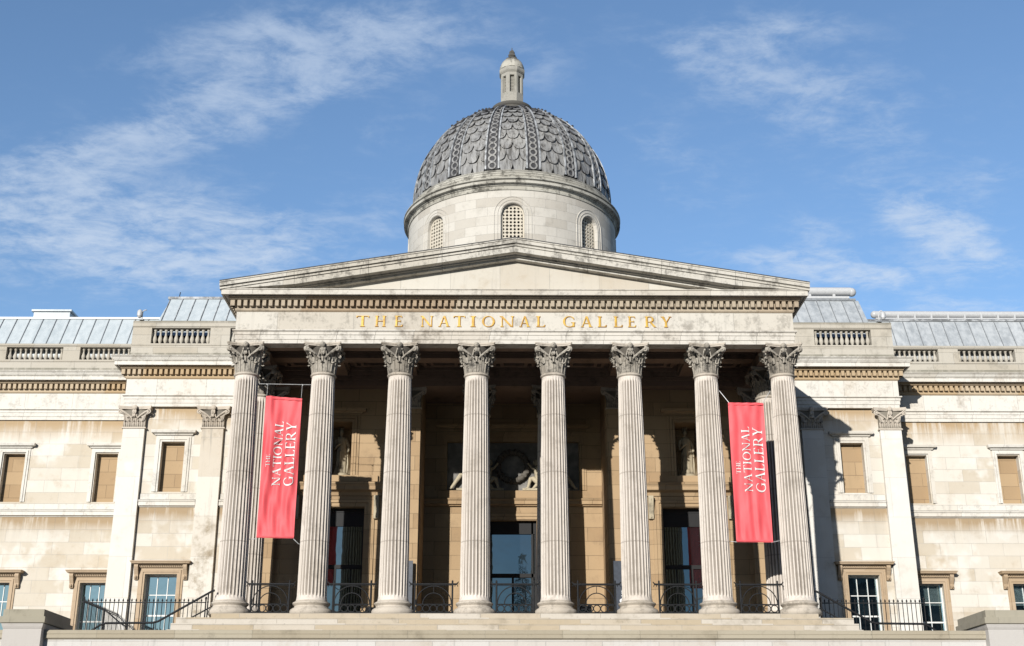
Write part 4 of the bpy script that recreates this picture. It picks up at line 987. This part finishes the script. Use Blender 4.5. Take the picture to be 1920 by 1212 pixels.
# ------------------------------------------------------------------ statues in the niches
def statue(cx, flip, label):
    e = empty('statue', (cx, 6.98, 6.975)); tag(e, label, 'statue', 'draped statues in the portico niches')
    MB().lathe([(.46,0),(.46,.20),(.40,.225),(.40,.24)], 24).build('plinth', M['statue'], e, 30)
    m = MB(); K = 28; TZ = .14; rings = [(.10,.34,.27),(.18,.31,.25),(.45,.27,.22),(.8,.26,.21),(1.05,.27,.21),(1.2,.25,.19),(1.35,.20,.155),(1.48,.21,.16),(1.62,.24,.175),(1.74,.25,.16),(1.83,.20,.13),(1.88,.10,.09),(1.93,.065,.065),(2.0,.06,.06)]
    vs = []
    for z, a, b in rings:
        f = 1-sm(1.1, 1.4, z); sway = .05*sin(z*1.8)*flip
        for j in range(K):
            t = 2*pi*j/K; k = 1+f*(.10*sin(7*t+1.5*z)+.06*sin(12*t-2*z))+.03*(1-f)*sin(9*t+4*z)
            vs.append((sway+a*k*cos(t), b*k*sin(t)-.06*f*(1 if sin(t) < 0 else 0)*max(0, cos(t-4.2)), z))
    m.add(vs, [(i*K+j, i*K+(j+1) % K, (i+1)*K+(j+1) % K, (i+1)*K+j) for i in range(len(rings)-1) for j in range(K)])
    hx = .05*sin(2.0*1.8)*flip
    # head with nose, brow and chin
    m.ball((hx,-.015,2.10), .115, (.84,.95,1.18), 16, 12, rf=lambda th, a: 1+.12*math.exp(-((th-1.6)**2)*22-((a-1.5*pi)**2)*14)-.05*math.exp(-((th-1.85)**2)*40-((abs(a-1.5*pi)-.4)**2)*20))
    # arms: one bent to the chest, one lowered holding drapery
    m.tube([(hx-flip*.22,0,1.74),(-flip*.30,-.03,1.5),(-flip*.29,-.10,1.30),(-flip*.14,-.22,1.42),(-flip*.03,-.24,1.50)], [.075,.07,.06,.048,.038], 8)
    m.tube([(hx+flip*.22,0,1.74),(flip*.31,.02,1.48),(flip*.33,-.04,1.24),(flip*.30,-.13,1.02)], [.075,.068,.055,.036], 8)
    for k in range(4):
        m.tube([(-flip*.03+.012*k,-.245,1.52-.022*k),(flip*.03+.01*k,-.27,1.535-.024*k),(flip*.06,-.25,1.52-.026*k)], [.014,.012,.008], 5)
        m.tube([(flip*(.285+.013*k),-.13,1.02),(flip*(.285+.014*k),-.155,.96),(flip*(.28+.013*k),-.14,.92)], [.013,.011,.008], 5)
    m.tube([(flip*.28,-.11,1.02),(flip*.25,-.17,.98)], [.014,.010], 5); m.tube([(-flip*.05,-.23,1.5),(-flip*.02,-.25,1.56)], [.014,.01], 5)
    # hanging cloak folds at the side
    for k in range(5): m.tube([(flip*(.30+.02*k),-.06+.03*k,1.05),(flip*(.33+.025*k),-.05+.04*k,.6),(flip*(.30+.03*k),-.06+.04*k,.12)], [.035,.05,.06], 6)
    bd = m.build('figure', M['statue'], e, 60); bd.location = (0,0,TZ)
    h = MB(); h.ball((hx,.02,2.14), .128, (.92,1.0,1.08), 12, 8, rf=lambda th, a: 1+.05*sin(9*a)); 
    h.build('hair', M['statue'], bd, 60)
    c = MB(); c.lathe([(.10,0),(.105,.05)], 14, (hx,.0,2.24), cap=False)
    for k in range(7): a = 2*pi*k/7; c.tube([(hx+.10*cos(a),.10*sin(a),2.26),(hx+.12*cos(a),.12*sin(a),2.36)], [.025,.006], 5)
    c.build('crown', M['statue'], bd)
    return e
statue(-7.98, 1, 'draped stone statue of a crowned figure in the niche above the left glazed door')
statue(8.02, 1, 'draped stone statue of a crowned figure in the niche above the right glazed door')

# ------------------------------------------------------------------ banners
def banner(xl, xr, ztl, ztr, zbl, zbr, y, label, seed, folds):
    e = empty('banner', ((xl+xr)/2, y, (ztl+ztr)/2)); tag(e, label, 'banner', 'coral red banners between the portico columns')
    W = xr-xl; ox, oz = (xl+xr)/2, (ztl+ztr)/2
    def F(u, v):        # u 0..1 across, v 0..1 from the bottom
        x = xl+u*W; z = (zbl+(zbr-zbl)*u)*(1-v)+(ztl+(ztr-ztl)*u)*v
        a = sin(pi*u)*1.0
        d = .05*sin(2*pi*(u*1.3+seed))*sin(pi*v)+(.03+.02*folds)*sin(2*pi*(u*3.1-v*1.2*folds+seed*2))*sin(pi*v)**.5+.02*sin(2*pi*(u*5+v*2.5*folds))*(1-v)**2*min(1, v*20)+.02*sin(2*pi*u*4)*v**6
        d += folds*.11*math.exp(-((u-.16-.12*(1-v))**2)/.006)*sm(.25, .95, v)
        return (x-ox, -d, z-oz)
    NU, NV = 48, 110
    m = MB(); m.add([F(i/NU, j/NV) for j in range(NV+1) for i in range(NU+1)], [(j*(NU+1)+i, j*(NU+1)+i+1, (j+1)*(NU+1)+i+1, (j+1)*(NU+1)+i) for j in range(NV) for i in range(NU)])
    cl_ = m.build('fabric', M['cloth'], e, 80, norm=False)
    # hems with the bars inside
    for v in (.985, .008):
        MB().tube([F(u, v) for u in (0,.2,.4,.6,.8,1)], .035, 8, .8).build('hem', M['cloth'], e, 60)
    tx = MB(); top = 1.0; L = (ztl-zbl); zz = lambda dz: 1-dz/L
    def word(wd, u_base, capw, d0, d1, cnt=[0]):
        pl, wid = text_polys(wd, .07)
        for q in pl:
            cnt[0] += 1
            # subdivide outline so it follows the folds
            pts = []
            for (ax, ay), (bx, by) in zip(q, q[1:]+q[:1]):
                k = max(1, int(max(abs(bx-ax), abs(by-ay))/.12))
                for i in range(k): pts.append((ax+(bx-ax)*i/k, ay+(by-ay)*i/k))
            out = []
            for gx, gy in pts:
                u = (u_base-gy*capw)/W; v = zz(d0+(d1-d0)*gx/wid); p = F(u, v); out.append((p[0], p[1]-.03-.0004*(cnt[0] % 7), p[2]))
            tx.add(out, [tuple(range(len(out)))])
    word('NATIONAL', .79, .325, 3.74, 1.02); word('GALLERY', 1.33, .40, 3.76, 1.06); word('THE', .355, .175, 2.99, 2.47)
    tx.build('lettering', M['clothtext'], cl_, norm=False)
    return e, ox, oz
e, ox, oz = banner(-10.27, -8.78, 8.90, 8.80, 3.04, 3.02, -.02, 'coral red text banner with rippled left edge, hung between first and second columns from left', .1, 1.0)
cb = MB(); R_ = lambda x, y, z: (x-ox, y, z-oz)
cb.tube([R_(-10.66,.1,9.46), R_(-8.38,.1,9.42)], .011, 5); cb.tube([R_(-10.25,.02,8.9), R_(-10.25,.08,9.44)], .007, 5); cb.tube([R_(-8.82,.02,8.83), R_(-8.82,.08,9.42)], .007, 5)
MB().tube([R_(-8.80,.0,3.0), R_(-8.6,.1,2.82), R_(-8.45,.2,2.78)], .016, 5).build('tie_cable', M['wire'], e); MB().tube([R_(-10.25,.0,3.0), R_(-10.6,.1,3.0)], .014, 5).build('tie_cable', M['wire'], e)
for x, z in ((-10.28,9.43),(-8.80,9.40),(-10.6,9.45),(-8.42,9.41)): cb.ball(R_(x,.08,z), .035, n=6, m=4)
cb.build('suspension_cable', M['wire'], e)
e, ox, oz = banner(8.80, 10.26, 8.66, 8.66, 2.90, 2.88, -.02, 'smooth coral red text banner hung between seventh and last portico columns', .63, .3)
for p_, r_ in (([R_(8.38,.1,9.35), R_(8.84,.0,8.66)],.016), ([R_(10.24,.0,8.64), R_(10.6,.1,9.2)],.012), ([R_(10.2,.0,2.88), R_(10.56,.15,2.98)],.016), ([R_(8.82,.0,2.9), R_(8.5,.1,2.95)],.014)):
    MB().tube(p_, r_, 5).build('suspension_cable', M['wire'], e)

# ------------------------------------------------------------------ portico railings
def portico_railing(cx, label):
    e = empty('portico_railing', (cx, -.2, 0)); tag(e, label, 'railing', 'iron railings between the portico columns')
    m = MB(); w = .73
    for s in (-1, 1):
        m = MB(); m.tube([(s*w,0,.0),(s*w,0,1.27)], .036, 8); m.ball((s*w,0,1.30), .038, (1,1,1.5)); m.ball((s*w,0,.02), .05, (1,1,.5)); m.build('post', M['black'], e, 50)
    t = MB(); t.tube([(-.97,0,1.30),(-.90,0,1.215),(-.80,0,1.20),(.80,0,1.20),(.90,0,1.215),(.97,0,1.30)], [.016,.03,.038,.038,.03,.016], 8)
    for s in (-1, 1): t.torus((s*.88,0,1.13), .055, .016, 'y', 10, 5, -.5 if s > 0 else pi+.5, 3.6 if s > 0 else -.5+.04)
    t.build('top_rail', M['black'], e, 50)
    a = MB(); a.torus((0,0,.44), .69, .020, 'y', 26, 6, 0, pi); a.torus((0,0,.44), .42, .020, 'y', 20, 6, 0, pi); a.tube([(0,0,.86),(0,0,1.13)], .012, 6); a.tube([(-w,0,1.145),(w,0,1.145)], .008, 5); a.build('arch_bars', M['black'], e, 50)
    b = MB(); b.tube([(-w,0,.425),(w,0,.425)], .024, 6); b.tube([(-w,0,.11),(w,0,.11)], .026, 6)
    for k in range(5): b.torus((-.56+k*.28,0,.265), .133, .020, 'y', 18, 6)
    b.build('ring_panel', M['black'], e, 50)
    return e
ordn = ['first', 'second', 'third', 'fourth', 'fifth', 'sixth', 'seventh', 'last']
r0 = None
for i in range(7):
    cx = (COLX[i]+COLX[i+1])/2
    lb = 'black iron railing with arch and ring panel between %s and %s portico columns from left' % (ordn[i], ordn[i+1])
    if r0 is None: r0 = portico_railing(cx, lb)
    else: q = dup(r0, None, (cx, -.2, 0)); q['label'] = lb

# ------------------------------------------------------------------ area railings with spear heads
def spear_fence(xs, y, z0, z1, label, ret=None, group=None):
    e = empty('spear_railing', (xs[0], y, z0)); tag(e, label, 'railing', 'spear topped railings beside the portico')
    m = MB()
    def bar(x, yy):
        m.tube([(x-xs[0], yy-y, 0), (x-xs[0], yy-y, z1-z0-.12)], .017, 5)
        m.tube([(x-xs[0], yy-y, z1-z0-.13), (x-xs[0], yy-y, z1-z0-.09), (x-xs[0], yy-y, z1-z0)], [.018,.042,.004], 6)
    for x in xs: bar(x, y)
    m.build('bars', M['black'], e)
    r = MB(); r.box(0, xs[-1]-xs[0], -.018, .018, z1-z0-.19, z1-z0-.15); r.box(0, xs[-1]-xs[0], -.015, .015, .1, .13); r.build('rail', M['black'], e)
    for x in (xs[0], xs[-1]):
        k = MB(); k.tube([(x-xs[0],0,0),(x-xs[0],0,z1-z0-.05)], .03, 8); k.ball((x-xs[0],0,z1-z0), .05, (1,1,1.6)); k.build('post', M['black'], e, 50)
    if ret:
        m = MB(); yy = y+.17
        while yy < ret: m.tube([(0, yy-y, 0), (0, yy-y, z1-z0-.12)], .0125, 5); m.tube([(0, yy-y, z1-z0-.13), (0, yy-y, z1-z0-.09), (0, yy-y, z1-z0)], [.014,.03,.003], 6); yy += .17
        m.box(-.015, .015, 0, ret-y, z1-z0-.17, z1-z0-.145); m.build('return_bars', M['black'], e)
    return e
spear_fence([-18.12+.183*i for i in range(29)], 4.0, -1.3, 1.20, 'black spear topped railing in front of the left wing windows', ret=9.0)
spear_fence([12.95+.183*i for i in range(25)], 4.0, -1.3, 1.20, 'black spear topped railing in front of the right wing windows')
def handrail(s, label):
    e = empty('handrail', (s*11.7, -.6, -.2)); tag(e, label, 'handrail', 'sloping handrails of the side steps'); q = lambda x, z: (s*x-s*11.7, 0, z+.2)
    MB().tube([q(11.62,.90),q(11.75,.85),q(13.7,-.28),q(13.9,-.33),q(15.7,-.35),q(15.9,-.42),q(16.7,-.95)], .042, 8).build('top_rail', M['black'], e, 50)
    MB().tube([q(11.75,.25),q(13.7,-.85),q(15.7,-.93)], .028, 8).build('lower_rail', M['black'], e, 50)
    for x, zt, zb in ((11.85,.80,-.45),(13.85,-.32,-1.28),(15.75,-.36,-1.28)):
        m = MB(); m.tube([q(x,zb),q(x,zt)], .026, 8); m.ball(q(x,zt-.35), .04); m.build('post', M['black'], e, 50)
handrail(-1, 'black sloping handrail beside the leftmost portico column'); handrail(1, 'black sloping handrail beside the rightmost portico column')
e = empty('handrail', (-17.46, 2, -1.3)); tag(e, 'short dark handrail sloping down behind the left handrail', 'handrail')
MB().tube([(0,0,2.13),(.84,0,1.80),(1.54,0,1.26),(1.8,0,1.1)], .028, 8).build('top_rail', M['black'], e, 50)
MB().tube([(0,0,0),(0,0,2.3)], .03, 8).build('post', M['black'], e, 50); MB().tube([(.84,0,0),(.84,0,1.8)], .02, 8).build('post', M['black'], e, 50)

# ------------------------------------------------------------------ terrace wall and pedestals
e = empty('terrace_wall', (0, -6.66, -7.6)); tag(e, 'long pale stone terrace wall with flat coping below the portico steps', 'wall')
MB().box(-34, 34, 0, .5, 0, 6.03).build('wall', M['terrace'], e)
MB().sweep([(-.5,6.035),(.0,6.035),(.03,6.06),(.07,6.08),(.07,6.18),(.055,6.19),(.055,6.205),(.07,6.215),(.07,6.32),(.05,6.34),(-.5,6.345)], [(-34,0),(34,0)]).build('coping', M['coping'], e)
def pedestal(s, label):
    e = empty('pedestal', (s*16.5, -5.2, -7.6)); tag(e, label, 'pedestal', 'stone pedestals in front of the terrace wall')
    hx = .70; hy = 1.85
    x0, x1 = (-17.22, -15.84) if s < 0 else (15.76, 19.5); x0 -= s*16.5; x1 -= s*16.5
    if s < 0: x0 = -17.12+16.5
    y0, y1 = -1.80, .85
    MB().box(x0, x1, y0, y1, 0, 6.35).build('shaft', M['pedestal'], e)
    MB().sweep([(-.3,6.355),(.0,6.355),(.03,6.42),(.06,6.52),(.0,6.53)], [(x0,y1),(x0,y0),(x1,y0),(x1,y1)], closed=True).build('bed_moulding', M['pedestal'], e)
    MB().sweep([(-.3,6.535),(.10,6.535),(.11,6.55),(.11,6.74),(.04,6.75),(.04,6.98),(-.3,6.99)], [(x0,y1),(x0,y0),(x1,y0),(x1,y1)], closed=True).build('cap', M['pedcap'], e)
    MB().box(x0+.2, x1-.2, y0+.2, y1-.2, 6.6, 6.985).build('cap_top', M['pedcap'], e)
pedestal(-1, 'square stone pedestal with stepped cap at the bottom left corner'); pedestal(1, 'square stone pedestal with stepped cap at the bottom right corner')

# ------------------------------------------------------------------ small things
def notice(cx, label):
    e = empty('notice_board', (cx, 5.45, 0)); tag(e, label, 'notice board', 'slate grey notice boards on the portico wall')
    MB().box(-.36, .36, 0, .12, .0, 3.03).build('panel', M['sign'], e)
    for z, w in ((1.70,.22),(1.62,.16),(1.50,.10),(.95,.2),(.88,.2),(.81,.2)): MB().box(-.05, -.05+w, -.006, 0, z, z+.035).build('printed_line', M['signtext'], e)
    t = MB(); t.prism([(.02+.14*cos(2*pi*i/20)*(1+.15*sin(3*2*pi*i/20)), 1.28+.14*sin(2*pi*i/20)) for i in range(20)], -.006, 0)
    t.build('printed_emblem', M['signtext'], e)
notice(4.72, 'tall slate grey notice board beside the sixth portico column'); notice(-4.78, 'tall slate grey notice board beside the third portico column')
def flood(x, y, label):
    e = empty('floodlight', (x, y, 0)); tag(e, label, 'floodlight', 'black floodlights on the portico floor')
    MB().box(-.06, .06, -.06, .06, 0, .14).build('stand', M['black'], e)
    m = MB(); m.prismx([(-.18,.10),(-.22,.22),(.05,.42),(.22,.34),(.18,.16)], -.24, .24); m.build('lamp_body', M['black'], e)
    MB().prismx([(-.19,.11),(-.235,.22),(-.225,.225),(-.18,.115)], -.2, .2).build('lens', M['glassR'], e)
flood(2.75, .1, 'small black floodlight behind the railing right of the fifth portico column'); flood(-5.66, .6, 'small black floodlight close to the base of the third portico column')
def camera_(x, y, z, s, label):
    e = empty('security_camera', (x, y, z)); tag(e, label, 'camera', 'white security cameras on the parapet corners')
    MB().tube([(0,0,-.02),(0,0,.38),(-s*.05,-.02,.50),(-s*.2,-.05,.52)] if s < 0 else [(0,0,0),(0,0,.45),(.06,-.03,.56),(.18,-.05,.58)], .028, 8).build('bracket', M['wire'], e, 50)
    cx = .20 if s > 0 else -.12
    h = MB(); h.lathe([(.05,.55),(.11,.50),(.135,.40),(.13,.28),(.13,.22)], 16, (cx,-.05,-.02)); h.build('housing', M['white'], e, 50)
    MB().ball((cx,-.05,.19), .11, (1,1,.9), 12, 8).build('lens_dome', M['white'], e, 60)
    MB().box(-.1, .1, -.12, .1, -.03, .04).build('mount', M['seam'], e)
camera_(-18.45, 8.95, 15.48, -1, 'white dome security camera on the left parapet corner'); camera_(18.28, 8.95, 15.48, 1, 'white dome security camera on the right parapet corner')
n4 = MB(); 
for q in GL['4'][1](): n4.prism([(17.60+x*.13, 1.58+z*.2) for x, z in q], WY-.004, WY+.002)
n4.build('window_number', M['black'], B)

# ------------------------------------------------------------------ what the doors and windows reflect: the square behind the camera
e = empty('christmas_tree', (1.5, -62, -7.6)); tag(e, 'tall dark fir christmas tree with a star, mirrored in the middle door glass', 'christmas tree')
MB().tube([(0,0,0),(0,0,12),(0,0,22.6)], [.35,.2,.03], 10).build('trunk', M['bark'], e)
f = MB(); rnd = random.Random(3)
for i in range(5200):
    t = rnd.random()**.7; z = 22.6-t*20.5; R = .25+t*3.6; layer = 1-.35*((z*.9) % 1.0); a = rnd.random()*2*pi; q = R*layer*(.55+.45*rnd.random()); L = .28+.35*t
    p = Vector((q*cos(a), q*sin(a), z-q*.15)); d = Vector((cos(a+rnd.uniform(-.5,.5)), sin(a+rnd.uniform(-.5,.5)), rnd.uniform(-.5,.15)))*L; w = Vector((-sin(a), cos(a), rnd.uniform(-.4,.4)))*L*.3
    f.add([p-w, p+w, p+d], [(0,1,2)])
f.build('foliage', M['needle'], e, norm=False)
sp_ = []; 
for i in range(10): a = pi/2+i*pi/5; r = .62 if i % 2 == 0 else .25; sp_.append((r*cos(a), 23.1+r*sin(a)))
MB().prism(sp_, -.08, .08).build('star', M['starmat'], e)
def far_building(x0, x1, y0, y1, z1, mat, label):
    e = empty('distant_building', ((x0+x1)/2, (y0+y1)/2, -7.6)); tag(e, label, 'building')
    cx, cy = (x0+x1)/2, (y0+y1)/2; m = MB(); m.box(x0-cx, x1-cx, y0-cy, y1-cy, 0, z1+7.6); m.box(x0-cx-.6, x1-cx+.6, y0-cy-.6, y1-cy+.6, z1+6.9, z1+7.5); m.build('wall', M[mat], e)
    w = MB(); x = x0+3
    while x < x1-3:
        z = 3.0
        while z < z1+5: w.box(x-cx-.7, x-cx+.7, y1-cy-.02, y1-cy+.05, z, z+2.2); z += 4.2
        x += 3.4
    w.build('window_rows', M['farwin'], e)
far_building(-95, -44, -150, -110, 7.5, 'farstone', 'pale grey stone block on the west side of the square behind the viewer')
far_building(30, 95, -130, -85, 20, 'fardark', 'dark stone block on the east side of the square behind the viewer')

# ------------------------------------------------------------------ light
K, C = .40, .33
sd = Vector((K, 1, -C)).normalized()
elev = math.atan2(C, sqrt(1+K*K)); 
sun = bpy.data.lights.new('sun', 'SUN'); sun.energy = 5.0; sun.angle = radians(.53); sun.color = (1.0, .965, .905)
so = bpy.data.objects.new('sun', sun); COL.objects.link(so); so.rotation_euler = sd.to_track_quat('-Z', 'Y').to_euler(); so.location = (-20, -50, 30)
W = bpy.data.worlds.new('World'); SC.world = W; W.use_nodes = True; nt = W.node_tree; nt.nodes.clear()
class WN(NT):
    def __init__(s, t): s.t = t
wn = WN(nt)
out = wn.n('ShaderNodeOutputWorld'); bg = wn.n('ShaderNodeBackground'); wn.link(bg.outputs[0], out.inputs[0])
sky = wn.n('ShaderNodeTexSky'); sky.sky_type = 'NISHITA'; sky.sun_disc = False; sky.sun_elevation = elev; sky.sun_rotation = math.atan2(-K, -1.0) % (2*pi)
sky.air_density = 1.0; sky.dust_density = .6; sky.ozone_density = 2.2; sky.altitude = 50
tc = wn.n('ShaderNodeTexCoord').outputs['Generated']; wn.pos = tc
hs = wn.n('ShaderNodeHueSaturation'); wn.link(sky.outputs[0], hs.inputs['Color']); hs.inputs['Saturation'].default_value = 1.0; hs.inputs['Value'].default_value = 1.0
dx, dy, dz = wn.xyz(tc)
# clouds: streaky noise in a flat cloud layer, thicker in some quarters of the sky
cz = wn.math('ADD', dz, .10); cu = wn.math('DIVIDE', dx, cz); cv = wn.math('DIVIDE', dy, cz)
cbn = wn.n('ShaderNodeCombineXYZ'); wn.link(cu, cbn.inputs[0]); wn.link(cv, cbn.inputs[1]); cvec = cbn.outputs[0]
def wisp(rot, scale, sc, det, rough, off, dist=0.0):
    mp = wn.n('ShaderNodeMapping'); wn.link(cvec, mp.inputs[0]); mp.inputs['Rotation'].default_value = (0,0,radians(rot)); mp.inputs['Scale'].default_value = scale; mp.inputs['Location'].default_value = off
    q = wn.n('ShaderNodeTexNoise'); wn.link(mp.outputs[0], q.inputs[0]); q.inputs['Scale'].default_value = sc; q.inputs['Detail'].default_value = det; q.inputs['Roughness'].default_value = rough; q.inputs['Distortion'].default_value = dist; return q.outputs['Fac']
def blob(cx, cy, a, rx, ry, amt):
    """soft patch on the sky around a direction given by its slopes x/y and z/y"""
    u = wn.math('SUBTRACT', wn.math('DIVIDE', dx, dy), cx); v_ = wn.math('SUBTRACT', wn.math('DIVIDE', dz, dy), cy)
    ca, sa = cos(radians(a)), sin(radians(a))
    p = wn.math('DIVIDE', wn.math('ADD', wn.math('MULTIPLY', u, ca), wn.math('MULTIPLY', v_, sa)), rx); q = wn.math('DIVIDE', wn.math('SUBTRACT', wn.math('MULTIPLY', v_, ca), wn.math('MULTIPLY', u, sa)), ry)
    r2 = wn.math('ADD', wn.math('MULTIPLY', p, p), wn.math('MULTIPLY', q, q)); return wn.math('MULTIPLY', wn.math('EXPONENT', wn.math('MULTIPLY', r2, -1.0)), amt)
CLOUDS = []
def cpx(px, py, ang, rx, ry, amt):        # measured in the photograph, turned into sky directions (slopes x/y and z/y)
    a_ = atan2((px-960), 2361.0)+radians(.442); X = (px-960)/2361.0; Y = (606-py)/2361.0; pt = radians(19.87)
    fy = cos(pt)-Y*sin(pt); fz = sin(pt)+Y*cos(pt); CLOUDS.append((X/fy+radians(.442), fz/fy, ang, rx/2361.0*1.3, ry/2361.0*1.45, amt))
for c in ((250,270,24,330,50,.9),(60,330,10,150,60,.5),(480,170,20,160,75,.8),(560,60,10,150,50,.5),(330,90,20,140,30,.4),(330,480,5,260,60,.6),(700,80,10,260,80,.95),(90,420,10,160,60,.75),(420,460,8,200,70,.8),(300,390,20,120,30,.5),(720,250,20,90,35,.45),(740,400,30,70,50,.35),
          (1420,60,10,170,45,.75),(1560,190,-15,190,100,.85),(1330,120,-20,120,50,.6),(1220,240,-20,60,40,.4),(1290,340,-10,90,60,.45),(1520,490,-4,160,28,.95),(1620,520,-10,120,22,.9),(1790,440,-35,110,55,1.15),(1700,400,-30,90,30,.7),(1540,430,-10,70,25,.6),(1860,330,20,70,30,.5),(1780,575,0,200,14,.6),(1010,130,70,60,60,.5)): cpx(*c)
tot = None
for c in CLOUDS:
    b = blob(*c); tot = b if tot is None else wn.math('ADD', tot, b)
front = wn.math('GREATER_THAN', dy, 0.02)
tot = wn.math('ADD', wn.math('MULTIPLY', tot, front), wn.math('MULTIPLY', wn.math('SUBTRACT', 1.0, front), .45))
n1 = wisp(-25, (1.0,1.35,1), 8.0, 10, .66, (3,1,0), .5); n2 = wisp(15, (1,1.4,1), 17.0, 8, .66, (1,4,2), .3)
nn = wn.math('ADD', wn.math('MULTIPLY', n1, .55), wn.math('MULTIPLY', n2, .45))
cf = wn.math('MULTIPLY', wn.map(wn.math('ADD', nn, wn.math('MULTIPLY', wn.math('MINIMUM', tot, 1.2), .15)), .50, .80), wn.math('MINIMUM', wn.math('ADD', tot, .05), 1.0))
cf = wn.math('MULTIPLY', cf, .68)
STR = .10
cloudcol = wn.mix(wn.map(dz, .25, .55, 0, 1), (7.6, 8.4, 9.4), (5.2, 6.3, 8.0))
side = wn.map(dy, -.35, .35, 0, 1)         # sunward sky and cloud dimmed by hand to weaken fill light, opposite sky brightened
skyc = wn.mix(1.0, hs.outputs[0], wn.mix(side, (.38,.48,.62), (1.52,1.66,1.80)), 'MULTIPLY')
cloudcol = wn.mix(side, wn.mix(1.0, cloudcol, (.34,.34,.34), 'MULTIPLY'), cloudcol)
wn.link(wn.mix(cf, skyc, cloudcol), bg.inputs[0]); bg.inputs[1].default_value = STR

# ------------------------------------------------------------------ camera
cam = bpy.data.cameras.new('camera'); cam.sensor_width = 36; cam.lens = 2361/1920*36; cam.clip_end = 3000; cam.clip_start = .1
co = bpy.data.objects.new('camera', cam); COL.objects.link(co); co.location = (-.508, -50, -5.93)
pit, yaw = radians(19.87), radians(.442)
fwd = Vector((sin(yaw)*cos(pit), cos(yaw)*cos(pit), sin(pit))); co.rotation_euler = fwd.to_track_quat('-Z', 'Y').to_euler()
SC.camera = co
SC.view_settings.view_transform = 'Standard'; SC.view_settings.look = 'None'; SC.view_settings.exposure = 0; SC.view_settings.gamma = 1
SC.render.engine = 'CYCLES'; SC.cycles.max_bounces = 4; SC.cycles.diffuse_bounces = 1; SC.cycles.transparent_max_bounces = 6
